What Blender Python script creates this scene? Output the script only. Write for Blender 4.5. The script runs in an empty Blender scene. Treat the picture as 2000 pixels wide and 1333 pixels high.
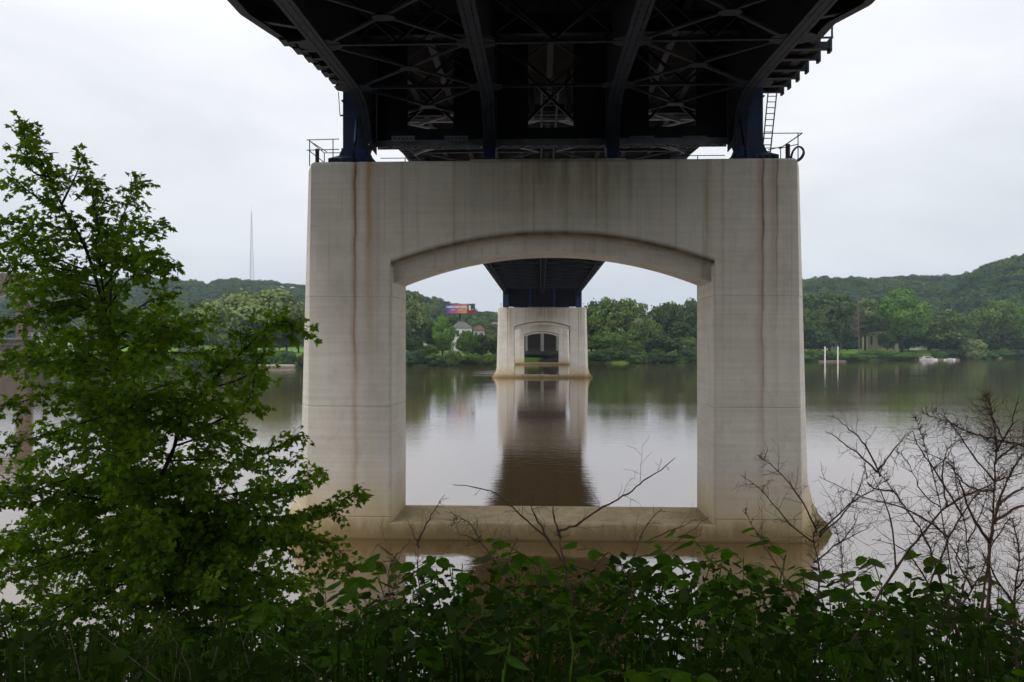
import bpy, bmesh, math, random
import numpy as np
from mathutils import Vector, Matrix, Euler

R = math.radians
PI = math.pi
S = bpy.context.scene
COL = S.collection

# ------------------------------------------------------------------ camera
F = 1532.0                      # focal length in 2000-px units
TH = 0.036                      # camera yaw to the left of the bridge axis
CAM = Vector((-0.53, -37.0, 9.3))
cd = bpy.data.cameras.new('camera')
cam = bpy.data.objects.new('camera', cd)
COL.objects.link(cam)
cam.location = CAM
cam.rotation_euler = (R(90), 0, TH)
cd.sensor_width = 36
cd.lens = 36 * F / 2000
cd.shift_y = 0.00225
cd.clip_start = 0.1
cd.clip_end = 8000
S.camera = cam

# ------------------------------------------------------------------ sky
W = bpy.data.worlds.new('World')
S.world = W
W.use_nodes = True
nt = W.node_tree
nt.nodes.clear()
wo = nt.nodes.new('ShaderNodeOutputWorld')
bg = nt.nodes.new('ShaderNodeBackground')
bg.inputs['Strength'].default_value = 0.1
sky = nt.nodes.new('ShaderNodeTexSky')
sky.sky_type = 'NISHITA'
sky.sun_disc = False
SUN_EL, SUN_AZ = R(58), R(200)
sky.sun_elevation = SUN_EL
sky.sun_rotation = SUN_AZ
tc = nt.nodes.new('ShaderNodeTexCoord')
sep = nt.nodes.new('ShaderNodeSeparateXYZ')
nt.links.new(tc.outputs['Generated'], sep.inputs[0])
mp = nt.nodes.new('ShaderNodeMapping')
mp.inputs['Scale'].default_value = (1.3, 1.3, 4.2)
nt.links.new(tc.outputs['Generated'], mp.inputs['Vector'])
nz = nt.nodes.new('ShaderNodeTexNoise')
nz.inputs['Scale'].default_value = 1.7
nz.inputs['Detail'].default_value = 5
nz.inputs['Roughness'].default_value = 0.5
nz.inputs['Distortion'].default_value = 0.4
nt.links.new(mp.outputs[0], nz.inputs['Vector'])
cr = nt.nodes.new('ShaderNodeValToRGB')
cr.color_ramp.elements[0].position = 0.30
cr.color_ramp.elements[0].color = (7.7, 7.9, 8.3, 1)
cr.color_ramp.elements[1].position = 0.66
cr.color_ramp.elements[1].color = (10.0, 10.0, 10.1, 1)
nt.links.new(nz.outputs['Fac'], cr.inputs[0])
# an overcast sky brightens smoothly towards the zenith
mr = nt.nodes.new('ShaderNodeMapRange')
mr.inputs['From Min'].default_value = 0.0
mr.inputs['From Max'].default_value = 1.0
mr.inputs['To Min'].default_value = 0.97
mr.inputs['To Max'].default_value = 1.6
nt.links.new(sep.outputs['Z'], mr.inputs['Value'])
vm = nt.nodes.new('ShaderNodeVectorMath')
vm.operation = 'SCALE'
nt.links.new(cr.outputs[0], vm.inputs[0])
nt.links.new(mr.outputs[0], vm.inputs['Scale'])
mx = nt.nodes.new('ShaderNodeMixRGB')
mx.inputs[0].default_value = 0.93
nt.links.new(sky.outputs[0], mx.inputs[1])
nt.links.new(vm.outputs[0], mx.inputs[2])
nt.links.new(mx.outputs[0], bg.inputs['Color'])
nt.links.new(bg.outputs[0], wo.inputs['Surface'])

# ------------------------------------------------------------------ sun (veiled by cloud)
sl = bpy.data.lights.new('sun', 'SUN')
sl.energy = 1.5
sl.angle = R(12)
sl.color = (1.0, 0.96, 0.9)
sun = bpy.data.objects.new('sun', sl)
COL.objects.link(sun)
sd = Vector((math.sin(SUN_AZ) * math.cos(SUN_EL), math.cos(SUN_AZ) * math.cos(SUN_EL), math.sin(SUN_EL)))
sun.rotation_euler = sd.to_track_quat('Z', 'Y').to_euler()

S.view_settings.view_transform = 'Standard'
S.view_settings.look = 'None'
S.view_settings.exposure = 0.0
S.view_settings.gamma = 1.0
S.view_settings.use_curve_mapping = False
S.render.engine = 'CYCLES'
S.cycles.volume_bounces = 0
S.cycles.max_bounces = 8
S.cycles.transparent_max_bounces = 8


# ------------------------------------------------------------------ helpers
def P(px, py, D):
    """world point seen at photo pixel (px,py) at depth D from the viewpoint"""
    X = (px - 1000) / F * D
    c, s = math.cos(TH), math.sin(TH)
    return Vector((CAM.x + X * c - D * s, CAM.y + X * s + D * c, CAM.z + (671 - py) / F * D))


def to_cam(x, y):
    dx, dy = x - CAM.x, y - CAM.y
    c, s = math.cos(TH), math.sin(TH)
    return dx * c + dy * s, -dx * s + dy * c


def tag(o, label=None, cat=None, group=None, kind=None):
    if label: o['label'] = label
    if cat: o['category'] = cat
    if group: o['group'] = group
    if kind: o['kind'] = kind
    return o


def thing(name, label, cat, loc=(0, 0, 0), rz=0.0, group=None):
    o = bpy.data.objects.new(name, None)
    COL.objects.link(o)
    o.location = loc
    o.rotation_euler = (0, 0, rz)
    o.empty_display_size = 0.3
    return tag(o, label, cat, group)


class MB:
    def __init__(s):
        s.v = []
        s.f = []

    def add(s, v, f):
        n = len(s.v)
        s.v += [tuple(p) for p in v]
        s.f += [tuple(i + n for i in q) for q in f]

    def box(s, x0, x1, y0, y1, z0, z1):
        v = [(x0, y0, z0), (x1, y0, z0), (x1, y1, z0), (x0, y1, z0), (x0, y0, z1), (x1, y0, z1), (x1, y1, z1), (x0, y1, z1)]
        s.add(v, [(0, 3, 2, 1), (4, 5, 6, 7), (0, 1, 5, 4), (1, 2, 6, 5), (2, 3, 7, 6), (3, 0, 4, 7)])

    def bar(s, a, b, w, h, up=(0, 0, 1)):
        a, b = Vector(a), Vector(b)
        d = (b - a).normalized()
        u = Vector(up)
        if abs(d.dot(u)) > 0.95: u = Vector((0, 1, 0))
        r = d.cross(u).normalized()
        u = r.cross(d).normalized()
        v = []
        for p in (a, b):
            for i, j in ((-1, -1), (1, -1), (1, 1), (-1, 1)):
                v.append(p + r * i * w / 2 + u * j * h / 2)
        s.add(v, [(3, 2, 1, 0), (4, 5, 6, 7), (0, 1, 5, 4), (1, 2, 6, 5), (2, 3, 7, 6), (3, 0, 4, 7)])

    def tube(s, pts, rad, n=6, cap=True):
        pts = [Vector(p) for p in pts]
        k = len(pts)
        if not hasattr(rad, '__len__'): rad = [rad] * k
        v = []
        for i, p in enumerate(pts):
            d = (pts[min(i + 1, k - 1)] - pts[max(i - 1, 0)]).normalized()
            u = Vector((0, 0, 1)) if abs(d.z) < 0.9 else Vector((0, 1, 0))
            r = d.cross(u).normalized()
            u = r.cross(d)
            for j in range(n):
                a = 2 * PI * j / n
                v.append(p + (r * math.cos(a) + u * math.sin(a)) * rad[i])
        f = []
        for i in range(k - 1):
            for j in range(n):
                a, b = i * n + j, i * n + (j + 1) % n
                f.append((a, b, b + n, a + n))
        if cap:
            f.append(tuple(range(n))[::-1])
            f.append(tuple(range((k - 1) * n, k * n)))
        s.add(v, f)

    def loft(s, secs, cap=True):
        n = len(secs[0])
        v = [p for sec in secs for p in sec]
        f = []
        for i in range(len(secs) - 1):
            for j in range(n):
                a, b = i * n + j, i * n + (j + 1) % n
                f.append((a, b, b + n, a + n))
        if cap:
            f.append(tuple(range(n))[::-1])
            f.append(tuple(range((len(secs) - 1) * n, len(secs) * n)))
        s.add(v, f)

    def mesh(s, name, mat, smooth=False, fix=True):
        me = bpy.data.meshes.new(name)
        me.from_pydata([tuple(p) for p in s.v], [], s.f)
        if fix:
            bm = bmesh.new()
            bm.from_mesh(me)
            bmesh.ops.recalc_face_normals(bm, faces=bm.faces)
            bm.to_mesh(me)
            bm.free()
        me.materials.append(mat)
        if smooth:
            me.polygons.foreach_set('use_smooth', [True] * len(me.polygons))
        me.update()
        return me

    def build(s, name, mat, parent=None, smooth=False, bevel=0, loc=None, fix=True):
        o = bpy.data.objects.new(name, s.mesh(name, mat, smooth, fix))
        COL.objects.link(o)
        if parent: o.parent = parent
        if loc is not None: o.location = loc
        if bevel:
            m = o.modifiers.new('bevel', 'BEVEL')
            m.width = bevel
            m.segments = 2
            m.limit_method = 'ANGLE'
            m.angle_limit = R(35)
        return o


def inst(name, me, parent=None, loc=(0, 0, 0), rot=(0, 0, 0), scale=(1, 1, 1)):
    o = bpy.data.objects.new(name, me)
    COL.objects.link(o)
    o.parent = parent
    o.location = loc
    o.rotation_euler = rot
    o.scale = scale
    return o


def copy_tree(o, parent=None):
    c = o.copy()
    COL.objects.link(c)
    c.parent = parent
    for ch in KIDS.get(o.name, o.children):
        copy_tree(ch, c)
    return c


KIDS = {}


# ------------------------------------------------------------------ node helpers
class NT:
    def __init__(s, name):
        s.m = bpy.data.materials.new(name)
        s.m.use_nodes = True
        s.t = s.m.node_tree
        s.t.nodes.clear()
        s.out = s.t.nodes.new('ShaderNodeOutputMaterial')

    def n(s, typ, **kw):
        nd = s.t.nodes.new('ShaderNode' + typ)
        for k, v in kw.items():
            if k in nd.inputs:
                s.set(nd.inputs[k], v)
            else:
                setattr(nd, k, v)
        return nd

    def set(s, sock, v):
        if isinstance(v, bpy.types.NodeSocket):
            s.t.links.new(v, sock)
        elif isinstance(v, (tuple, list)) and len(v) == 3 and sock.type == 'RGBA':
            sock.default_value = (*v, 1)
        else:
            sock.default_value = v

    def math(s, op, a, b=0.0, clamp=False):
        nd = s.t.nodes.new('ShaderNodeMath')
        nd.operation = op
        nd.use_clamp = clamp
        s.set(nd.inputs[0], a)
        s.set(nd.inputs[1], b)
        return nd.outputs[0]

    def rng(s, v, a, b, c=0.0, d=1.0, smooth=False):
        nd = s.t.nodes.new('ShaderNodeMapRange')
        if smooth: nd.interpolation_type = 'SMOOTHSTEP'
        s.set(nd.inputs['Value'], v)
        for k, x in zip(('From Min', 'From Max', 'To Min', 'To Max'), (a, b, c, d)):
            nd.inputs[k].default_value = x
        return nd.outputs[0]

    def mix(s, f, a, b, mode='MIX'):
        nd = s.t.nodes.new('ShaderNodeMixRGB')
        nd.blend_type = mode
        s.set(nd.inputs[0], f)
        s.set(nd.inputs[1], a)
        s.set(nd.inputs[2], b)
        return nd.outputs[0]

    def noise(s, vec, scale=1.0, detail=4, rough=0.5, sc=(1, 1, 1), off=(0, 0, 0), dist=0.0):
        mpn = s.n('Mapping')
        mpn.inputs['Scale'].default_value = sc
        mpn.inputs['Location'].default_value = off
        s.t.links.new(vec, mpn.inputs['Vector'])
        nd = s.n('TexNoise', Scale=scale, Detail=detail, Roughness=rough, Distortion=dist)
        s.t.links.new(mpn.outputs[0], nd.inputs['Vector'])
        return nd.outputs['Fac']

    def bump(s, h, strength=0.3, dist=0.05):
        return s.n('Bump', Height=h, Strength=strength, Distance=dist).outputs[0]

    def pbr(s, col, rough=0.8, spec=0.3, normal=None, metal=0.0):
        nd = s.n('BsdfPrincipled')
        s.set(nd.inputs['Base Color'], col)
        s.set(nd.inputs['Roughness'], rough)
        nd.inputs['Specular IOR Level'].default_value = spec
        nd.inputs['Metallic'].default_value = metal
        if normal is not None: s.t.links.new(normal, nd.inputs['Normal'])
        return nd.outputs[0]

    def finish(s, sh):
        s.t.links.new(sh, s.out.inputs['Surface'])
        return s.m


def paint(name, c1, c2=None, rough=0.6, spec=0.3, scale=2.0, bump=0.0):
    t = NT(name)
    co = t.n('TexCoord').outputs['Object']
    if c2 is None: c2 = tuple(x * 0.7 for x in c1)
    f = t.noise(co, scale, 6, 0.6)
    col = t.mix(t.rng(f, 0.35, 0.7), c1, c2)
    nrm = t.bump(t.noise(co, scale * 12, 4), bump, 0.02) if bump else None
    return t.finish(t.pbr(col, rough, spec, nrm))


def concrete(name='concrete', dz=0.0):
    t = NT(name)
    co = t.n('TexCoord').outputs['Object']
    sp = t.n('SeparateXYZ')
    t.t.links.new(co, sp.inputs[0])
    x, y, z = sp.outputs
    big = t.noise(co, 0.35, 6, 0.6)
    col = t.mix(t.rng(big, 0.3, 0.7), (0.58, 0.54, 0.465), (0.72, 0.68, 0.60))
    # faint boards of the formwork and blotches
    board = t.noise(co, 1.0, 3, 0.5, sc=(0.15, 0.15, 5.0))
    col = t.mix(t.rng(board, 0.35, 0.68, 0.0, 0.26), col, (0.37, 0.355, 0.32))
    blot = t.noise(co, 2.4, 8, 0.7, sc=(1, 1, 0.6), off=(3, 1, 7))
    col = t.mix(t.rng(blot, 0.50, 0.75, 0.0, 0.34), col, (0.34, 0.33, 0.31))
    # fine dark runs from the top edge
    runs = t.noise(co, 1.0, 5, 0.65, sc=(3.2, 3.2, 0.05))
    up = t.rng(z, 7.0, 18.0, 0.12, 1.0)
    rf = t.math('MULTIPLY', t.rng(runs, 0.54, 0.72, 0, 0.75), up)
    col = t.mix(rf, col, (0.25, 0.235, 0.19))
    # olive film in the middle of the beam
    gx = t.math('ABSOLUTE', t.math('SUBTRACT', x, 0.6))
    gm = t.math('MULTIPLY', t.rng(gx, 9.5, 0.5, smooth=True), t.rng(z, 12.5, 17.8, smooth=True))
    gn = t.noise(co, 1.0, 5, 0.6, sc=(1.3, 1.3, 0.12), off=(5, 0, 0))
    col = t.mix(t.math('MULTIPLY', gm, t.rng(gn, 0.35, 0.65, 0.45, 0.95)), col, (0.20, 0.19, 0.115))
    # rust and dirt runs below the drains
    wob = t.noise(co, 1.0, 3, 0.5, sc=(0.0, 0.0, 0.35))
    brk = t.noise(co, 1.0, 5, 0.65, sc=(2.0, 2.0, 0.45), off=(9, 0, 2))

    def streak(x0, w, ztop, zbot, colr, amt, wobble=0.5):
        nonlocal col
        dx = t.math('SUBTRACT', t.math('ADD', x, t.math('MULTIPLY', t.math('SUBTRACT', wob, 0.5), wobble)), x0)
        g = t.math('POWER', 2.718, t.math('MULTIPLY', t.math('MULTIPLY', t.math('DIVIDE', dx, w), t.math('DIVIDE', dx, w)), -1.0))
        fade = t.rng(z, zbot, ztop, 0.12, 1.0)
        m = t.math('MULTIPLY', t.math('MULTIPLY', g, fade), t.rng(brk, 0.25, 0.6, 0.45, 1.0))
        col = t.mix(t.math('MULTIPLY', m, amt, True), col, colr)
    rust, dark, ochre = (0.32, 0.16, 0.045), (0.075, 0.045, 0.022), (0.42, 0.25, 0.06)
    streak(-9.35, 0.15, 18, -4, rust, 0.75)
    streak(-9.33, 0.045, 18, 7, dark, 1.0)
    streak(-8.67, 0.16, 18, 8, ochre, 0.95)
    streak(-8.4, 0.4, 17, 6, (0.34, 0.28, 0.18), 0.4)
    streak(9.75, 0.18, 18, -4, rust, 0.55)
    streak(9.85, 0.05, 18, 4, dark, 0.95)
    streak(10.35, 0.14, 18, 7, rust, 0.45)
    streak(10.5, 0.05, 18, 9, dark, 0.8)
    streak(7.25, 0.13, 18, 6, (0.26, 0.19, 0.10), 0.65, 0.3)
    streak(8.0, 0.08, 18, 8, (0.26, 0.21, 0.14), 0.5, 0.3)
    streak(-4.6, 0.08, 18, 12, (0.2, 0.18, 0.13), 0.5, 0.2)
    streak(2.1, 0.08, 17.5, 14, (0.18, 0.15, 0.09), 0.8, 0.1)
    streak(0.7, 0.06, 17.8, 14, (0.18, 0.16, 0.1), 0.6, 0.1)
    streak(-1.4, 0.07, 17.8, 14, (0.18, 0.16, 0.1), 0.5, 0.1)
    # grime on the stepped edge above the arch
    za = t.math('ADD', t.math('MULTIPLY', t.math('MULTIPLY', x, x), 1.38 / 57.5), t.math('SUBTRACT', z, 14.50 + dz))
    gz_ = t.math('SUBTRACT', 1.0, t.math('MULTIPLY', t.math('ABSOLUTE', za), 4.4), True)
    gy = t.math('MULTIPLY', t.rng(y, 0.72, 0.62), t.rng(t.math('ABSOLUTE', x), 7.66, 7.6))
    col = t.mix(t.math('MULTIPLY', t.math('MULTIPLY', gz_, gy), t.rng(gn, 0.3, 0.6, 0.75, 1.0)), col, (0.085, 0.075, 0.035))
    # silt stain near the river
    zn = t.math('ADD', z, t.math('MULTIPLY', t.math('SUBTRACT', t.noise(co, 0.8, 5, 0.6), 0.5), 2.2))
    col = t.mix(t.rng(zn, 4.0, 0.4, 0.0, 0.85, smooth=True), col, (0.47, 0.36, 0.19))
    zm = t.math('ADD', z, t.math('MULTIPLY', t.math('SUBTRACT', t.noise(co, 1.6, 6, 0.7, sc=(1, 1, 0.4)), 0.5), 1.6))
    col = t.mix(t.rng(zm, 1.25, 0.15, 0.0, 0.8, smooth=True), col, (0.19, 0.13, 0.05))
    # green algae on the nose near the waterline
    ax = t.rng(x, 12.3, 13.0)
    col = t.mix(t.math('MULTIPLY', ax, t.rng(zm, 2.6, 0.9, 0.0, 0.7)), col, (0.11, 0.10, 0.03))
    col = t.mix(t.rng(z, 0.10, 0.03, 0.0, 0.45), col, (0.10, 0.07, 0.035))
    hb = t.math('ADD', t.math('MULTIPLY', board, 0.5), t.noise(co, 9, 6, 0.6))
    pits = t.noise(co, 6.0, 2, 0.5, off=(4, 4, 4))
    col = t.mix(t.rng(pits, 0.76, 0.80, 0, 0.7), col, (0.12, 0.11, 0.10))
    return t.finish(t.pbr(col, 0.88, 0.2, t.bump(hb, 0.35, 0.02)))


def foliage(name, c1, c2, trans=0.35, scale=0.25, gloss=0.02):
    t = NT(name)
    co = t.n('TexCoord').outputs['Object']
    geo = t.n('NewGeometry')
    oi = t.n('ObjectInfo')
    f = t.noise(co, scale, 3, 0.5)
    r = t.math('ADD', t.math('MULTIPLY', geo.outputs['Random Per Island'], 0.55), t.math('MULTIPLY', t.rng(f, 0.3, 0.7), 0.45))
    col = t.mix(r, c1, c2)
    col = t.mix(t.math('MULTIPLY', oi.outputs['Random'], 0.5), col, tuple(v * 0.5 for v in c1))
    if 'leaf' in name:
        f3 = t.noise(co, 2.6, 3, 0.6, off=(7, 3, 1))
        col = t.mix(t.rng(f3, 0.5, 0.7, 0, 0.6), col, tuple(v * q for v, q in zip(c2, (1.25, 1.15, 1.0))))
    d = t.n('BsdfDiffuse', Color=col).outputs[0]
    tr = t.n('BsdfTranslucent', Color=t.mix(1.0, col, (1.25, 1.35, 0.5), 'MULTIPLY')).outputs[0]
    mxs = t.n('MixShader')
    mxs.inputs[0].default_value = trans
    t.t.links.new(d, mxs.inputs[1])
    t.t.links.new(tr, mxs.inputs[2])
    out = mxs.outputs[0]
    if gloss:
        g = t.n('BsdfGlossy', Color=(0.9, 0.9, 0.9), Roughness=0.45).outputs[0]
        m2 = t.n('MixShader')
        m2.inputs[0].default_value = gloss
        t.t.links.new(out, m2.inputs[1])
        t.t.links.new(g, m2.inputs[2])
        out = m2.outputs[0]
    return t.finish(out)


M = {}
M['concrete'] = concrete()
M['concrete2'] = concrete('concrete_far', 0.65)
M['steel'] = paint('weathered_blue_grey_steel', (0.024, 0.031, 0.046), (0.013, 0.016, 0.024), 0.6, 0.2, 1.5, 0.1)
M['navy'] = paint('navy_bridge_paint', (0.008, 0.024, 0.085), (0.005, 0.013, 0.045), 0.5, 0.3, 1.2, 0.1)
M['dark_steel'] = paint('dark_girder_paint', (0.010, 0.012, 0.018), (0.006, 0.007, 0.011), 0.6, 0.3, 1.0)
M['lit_and_pale_steel'] = paint('lit_and_pale_grey_steel', (0.26, 0.27, 0.30), (0.13, 0.14, 0.17), 0.6, 0.3, 2.0)  # side light painted into bridge members; plain pale grey for the stay cables
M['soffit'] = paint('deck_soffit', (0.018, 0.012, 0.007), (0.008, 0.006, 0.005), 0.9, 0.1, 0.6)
M['rail'] = paint('rail_steel', (0.06, 0.05, 0.045), (0.03, 0.025, 0.02), 0.7, 0.3)
M['rubber'] = paint('black_hose', (0.02, 0.02, 0.02), None, 0.7)
M['bark'] = paint('bark', (0.06, 0.047, 0.035), (0.03, 0.024, 0.018), 0.9, 0.1, 6, 0.5)
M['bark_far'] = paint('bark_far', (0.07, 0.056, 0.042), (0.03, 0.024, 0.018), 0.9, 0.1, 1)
M['dead'] = paint('dead_cane', (0.17, 0.10, 0.07), (0.09, 0.055, 0.04), 0.75, 0.25, 8)
M['dead_pale'] = paint('dead_pale', (0.2, 0.155, 0.12), (0.13, 0.10, 0.075), 0.9)
M['white'] = paint('white_paint', (0.78, 0.78, 0.76), (0.6, 0.6, 0.58), 0.6)
M['greywall'] = paint('grey_wall', (0.42, 0.41, 0.38), (0.3, 0.3, 0.28), 0.9, 0.1, 1)
M['tan'] = paint('tan_wall', (0.55, 0.44, 0.28), (0.45, 0.36, 0.22), 0.9)
M['roof'] = paint('grey_roof', (0.14, 0.13, 0.13), (0.09, 0.085, 0.085), 0.9)
M['roofred'] = paint('brown_roof', (0.14, 0.08, 0.06), (0.09, 0.06, 0.045), 0.9)
M['glass'] = paint('window_glass', (0.02, 0.025, 0.03), None, 0.1, 0.6)
M['dockwood'] = paint('dock_wood', (0.3, 0.26, 0.2), (0.2, 0.17, 0.13), 0.9)
M['mast'] = paint('mast_steel', (0.5, 0.48, 0.48), None, 0.7)
M['earth'] = None


def stone():
    t = NT('tower_stone')
    co = t.n('TexCoord').outputs['Object']
    f = t.noise(co, 1.2, 6, 0.6)
    oi = t.n('ObjectInfo')
    col = t.mix(t.rng(f, 0.3, 0.7), (0.13, 0.105, 0.08), (0.06, 0.052, 0.045))
    col = t.mix(t.math('MULTIPLY', oi.outputs['Random'], 0.6), col, (0.2, 0.155, 0.105))
    return t.finish(t.pbr(col, 0.9, 0.1, t.bump(t.noise(co, 3, 6), 0.6, 0.1)))


M['stone'] = stone()


def ground_mat():
    t = NT('ground')
    co = t.n('TexCoord').outputs['Object']
    sp = t.n('SeparateXYZ')
    t.t.links.new(co, sp.inputs[0])
    f = t.noise(co, 0.12, 7, 0.6)
    f2 = t.noise(co, 2.5, 6, 0.7)
    g = t.mix(t.rng(f, 0.35, 0.65), (0.10, 0.19, 0.025), (0.15, 0.24, 0.045))
    e = t.mix(f2, (0.09, 0.065, 0.04), (0.05, 0.037, 0.025))
    zz = t.math('ADD', sp.outputs[2], t.math('MULTIPLY', t.math('SUBTRACT', f, 0.5), 2.5))
    col = t.mix(t.rng(zz, -0.4, 0.5), e, g)
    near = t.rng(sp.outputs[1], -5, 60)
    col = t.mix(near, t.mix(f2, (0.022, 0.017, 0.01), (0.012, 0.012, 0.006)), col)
    return t.finish(t.pbr(col, 0.95, 0.05, t.bump(f2, 0.6, 0.2)))


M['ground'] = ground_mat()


def water_mat():
    t = NT('river_water')
    co = t.n('TexCoord').outputs['Object']
    r1 = t.noise(co, 1.0, 5, 0.62, sc=(0.75, 1.5, 1), dist=0.4)
    r2 = t.noise(co, 1.0, 3, 0.5, sc=(0.16, 0.4, 1))
    calm = t.noise(co, 1.0, 3, 0.5, sc=(0.012, 0.05, 1), off=(3.1, 2.2, 0))
    amp = t.rng(calm, 0.3, 0.75, 0.35, 1.0)
    # broken water where the current leaves the second pier
    sp = t.n('SeparateXYZ')
    t.t.links.new(co, sp.inputs[0])
    wx = t.math('MULTIPLY', t.rng(sp.outputs[0], -9, -16, 0, 1), t.rng(sp.outputs[0], -75, -40, 0.2, 1))
    wy = t.math('SUBTRACT', 1.0, t.math('MULTIPLY', t.math('ABSOLUTE', t.math('SUBTRACT', sp.outputs[1], 214)), 0.026), True)
    streaks = t.noise(co, 1.0, 4, 0.6, sc=(0.02, 0.11, 1), off=(0, 4, 0))
    wake = t.math('MULTIPLY', t.math('MULTIPLY', wx, wy), t.rng(streaks, 0.5, 0.62))
    h = t.math('ADD', t.math('MULTIPLY', r1, amp), t.math('MULTIPLY', r2, 0.4))
    h = t.math('ADD', h, t.math('MULTIPLY', t.math('MULTIPLY', r1, wake), 24.0))
    nrm = t.bump(h, 0.065, 0.25)
    col = t.mix(t.noise(co, 0.05, 4), (0.165, 0.105, 0.036), (0.135, 0.085, 0.030))
    d = t.n('BsdfDiffuse', Color=col).outputs[0]
    g = t.n('BsdfGlossy', Color=(0.93, 0.90, 0.91), Roughness=0.03, Normal=nrm).outputs[0]
    fr = t.n('Fresnel', IOR=1.33, Normal=nrm).outputs[0]
    fac = t.rng(fr, 0.02, 0.75, 0.31, 0.93)
    m = t.n('MixShader')
    t.t.links.new(fac, m.inputs[0])
    t.t.links.new(d, m.inputs[1])
    t.t.links.new(g, m.inputs[2])
    return t.finish(m.outputs[0])


M['water'] = water_mat()


# ------------------------------------------------------------------ terrain
def lerp_tab(tab, u):
    xs = [a for a, b in tab]
    ys = [b for a, b in tab]
    return float(np.interp(u, xs, ys))


BANK = [(-0.8, 300), (-0.65, 300), (-0.33, 306), (-0.13, 319), (-0.03, 335), (0.03, 350), (0.1, 366), (0.23, 372), (0.37, 405), (0.42, 412), (0.47, 428), (0.52, 447), (0.58, 470), (0.65, 490), (0.9, 560)]
RIDGE_PY = [(0, 556), (250, 553), (320, 552), (400, 560), (450, 552), (520, 554), (590, 566), (700, 566), (830, 578), (900, 602), (975, 622), (1060, 640), (1200, 640), (1350, 610), (1450, 570), (1565, 552), (1640, 546), (1700, 548), (1800, 545), (1870, 543), (1900, 536), (1940, 520), (2000, 505), (2200, 460), (2500, 430)]
RIDGE_D = [(0, 1250), (590, 1200), (700, 1000), (830, 850), (1000, 800), (1200, 900), (1560, 980), (1860, 950), (1910, 760), (2000, 700), (2300, 650)]
FOOT_D = [(0, 520), (600, 520), (830, 520), (1000, 560), (1560, 560), (1900, 540), (2300, 520)]


def sstep(a, b, x):
    t = max(0.0, min(1.0, (x - a) / (b - a)))
    return t * t * (3 - 2 * t)


def ground_z(Xc, D):
    nb = 8.0
    for (a, za), (b, zb) in (((-200, 24), (-70, 24)), ((-70, 24), (-40, 13)), ((-40, 13), (-12, 8.2)), ((-12, 8.2), (-0.5, 7.55)), ((-0.5, 7.55), (3, 6.55)), ((3, 6.55), (10, 3.4)), ((10, 3.4), (17, 0.2)), ((17, 0.2), (24, -3.0))):
        if a <= D <= b:
            nb = za + (zb - za) * (D - a) / (b - a)
            return nb + 0.12 * math.sin(Xc * 1.3) + 0.08 * math.sin(D * 2.1 + Xc)
    if D < -200: return 24.0
    u = Xc / max(D, 1.0)
    uc = max(-0.85, min(0.85, u))
    bd = lerp_tab(BANK, uc) + 1.0 * math.sin(Xc * 0.11) + .6 * math.sin(Xc * 0.31 + 1)
    z = -3.0 + 3.6 * sstep(bd - 6, bd + 1.0, D) + 2.2 * sstep(bd, bd + 7, D) + 2.3 * sstep(bd + 8, bd + 40, D)
    px = 1000 + uc * F
    rd = lerp_tab(RIDGE_D, px)
    fd = lerp_tab(FOOT_D, px)
    zr = 9.3 + (671 - lerp_tab(RIDGE_PY, px)) / F * rd - 14
    if D > fd:
        t = sstep(fd, rd, D)
        hz = (zr - 5) * (0.55 * t + 0.45 * min(1, max(0, (D - fd) / (rd - fd))))
        if D > rd: hz = (zr - 5) * (1 - 0.25 * sstep(rd, rd + 900, D))
        z += max(0, hz) + (2.5 * math.sin(Xc * 0.021 + 1) * math.sin(D * 0.017) if D > fd + 40 and D < rd - 30 else 0)
    return z


def GZ(p):
    a, b = to_cam(p[0], p[1])
    return ground_z(a, b)


def build_ground():
    angs = []
    a = -PI
    while a < PI - 1e-6:
        angs.append(a)
        a += R(0.55) if abs(a) < R(42) else R(4)
    rad = [0.4, 1, 1.8]
    while rad[-1] < 3600:
        r = rad[-1]
        rad.append(r + max(0.8, min(r * 0.035, 60)) if r < 260 or r > 620 else r + 3.2)
    v = []
    c, s = math.cos(TH), math.sin(TH)
    for r in rad:
        for a in angs:
            Xc, D = r * math.sin(a), r * math.cos(a)
            v.append((CAM.x + Xc * c - D * s, CAM.y + Xc * s + D * c, ground_z(Xc, D)))
    n = len(angs)
    f = []
    for i in range(len(rad) - 1):
        for j in range(n):
            a, b = i * n + j, i * n + (j + 1) % n
            f.append((a, a + n, b + n, b))
    f.append(tuple(range(n)))
    m = MB()
    m.v, m.f = v, f
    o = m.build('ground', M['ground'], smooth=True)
    tag(o, kind='structure')


build_ground()
m = MB()
m.add([(-1500, -60, 0), (1500, -60, 0), (1500, 700, 0), (-1500, 700, 0)], [(0, 1, 2, 3)])
tag(m.build('water', M['water'], fix=False), kind='structure')

# ------------------------------------------------------------------ piers
T = 4.05
HW = 7.58


def arc(x, zc, rise):
    r = (HW * HW + rise * rise) / (2 * rise)
    return zc - (r - math.sqrt(r * r - x * x))


def wz(z, H):
    return 11.43 + (H - z) / (H - 1.5) * 0.24


def nzf(z, H):
    b = 12.0 + (H - z) / (H - 2.5) * 0.42
    for (a, va), (c, vc) in (((-5, 13.9), (0, 13.75)), ((0, 13.75), (0.5, 13.5)), ((0.5, 13.5), (0.9, 13.1)), ((0.9, 13.1), (1.6, 12.68)), ((1.6, 12.68), (2.6, 12.42))):
        if a <= z < c:
            return max(b, va + (vc - va) * (z - a) / (c - a))
    return b


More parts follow.
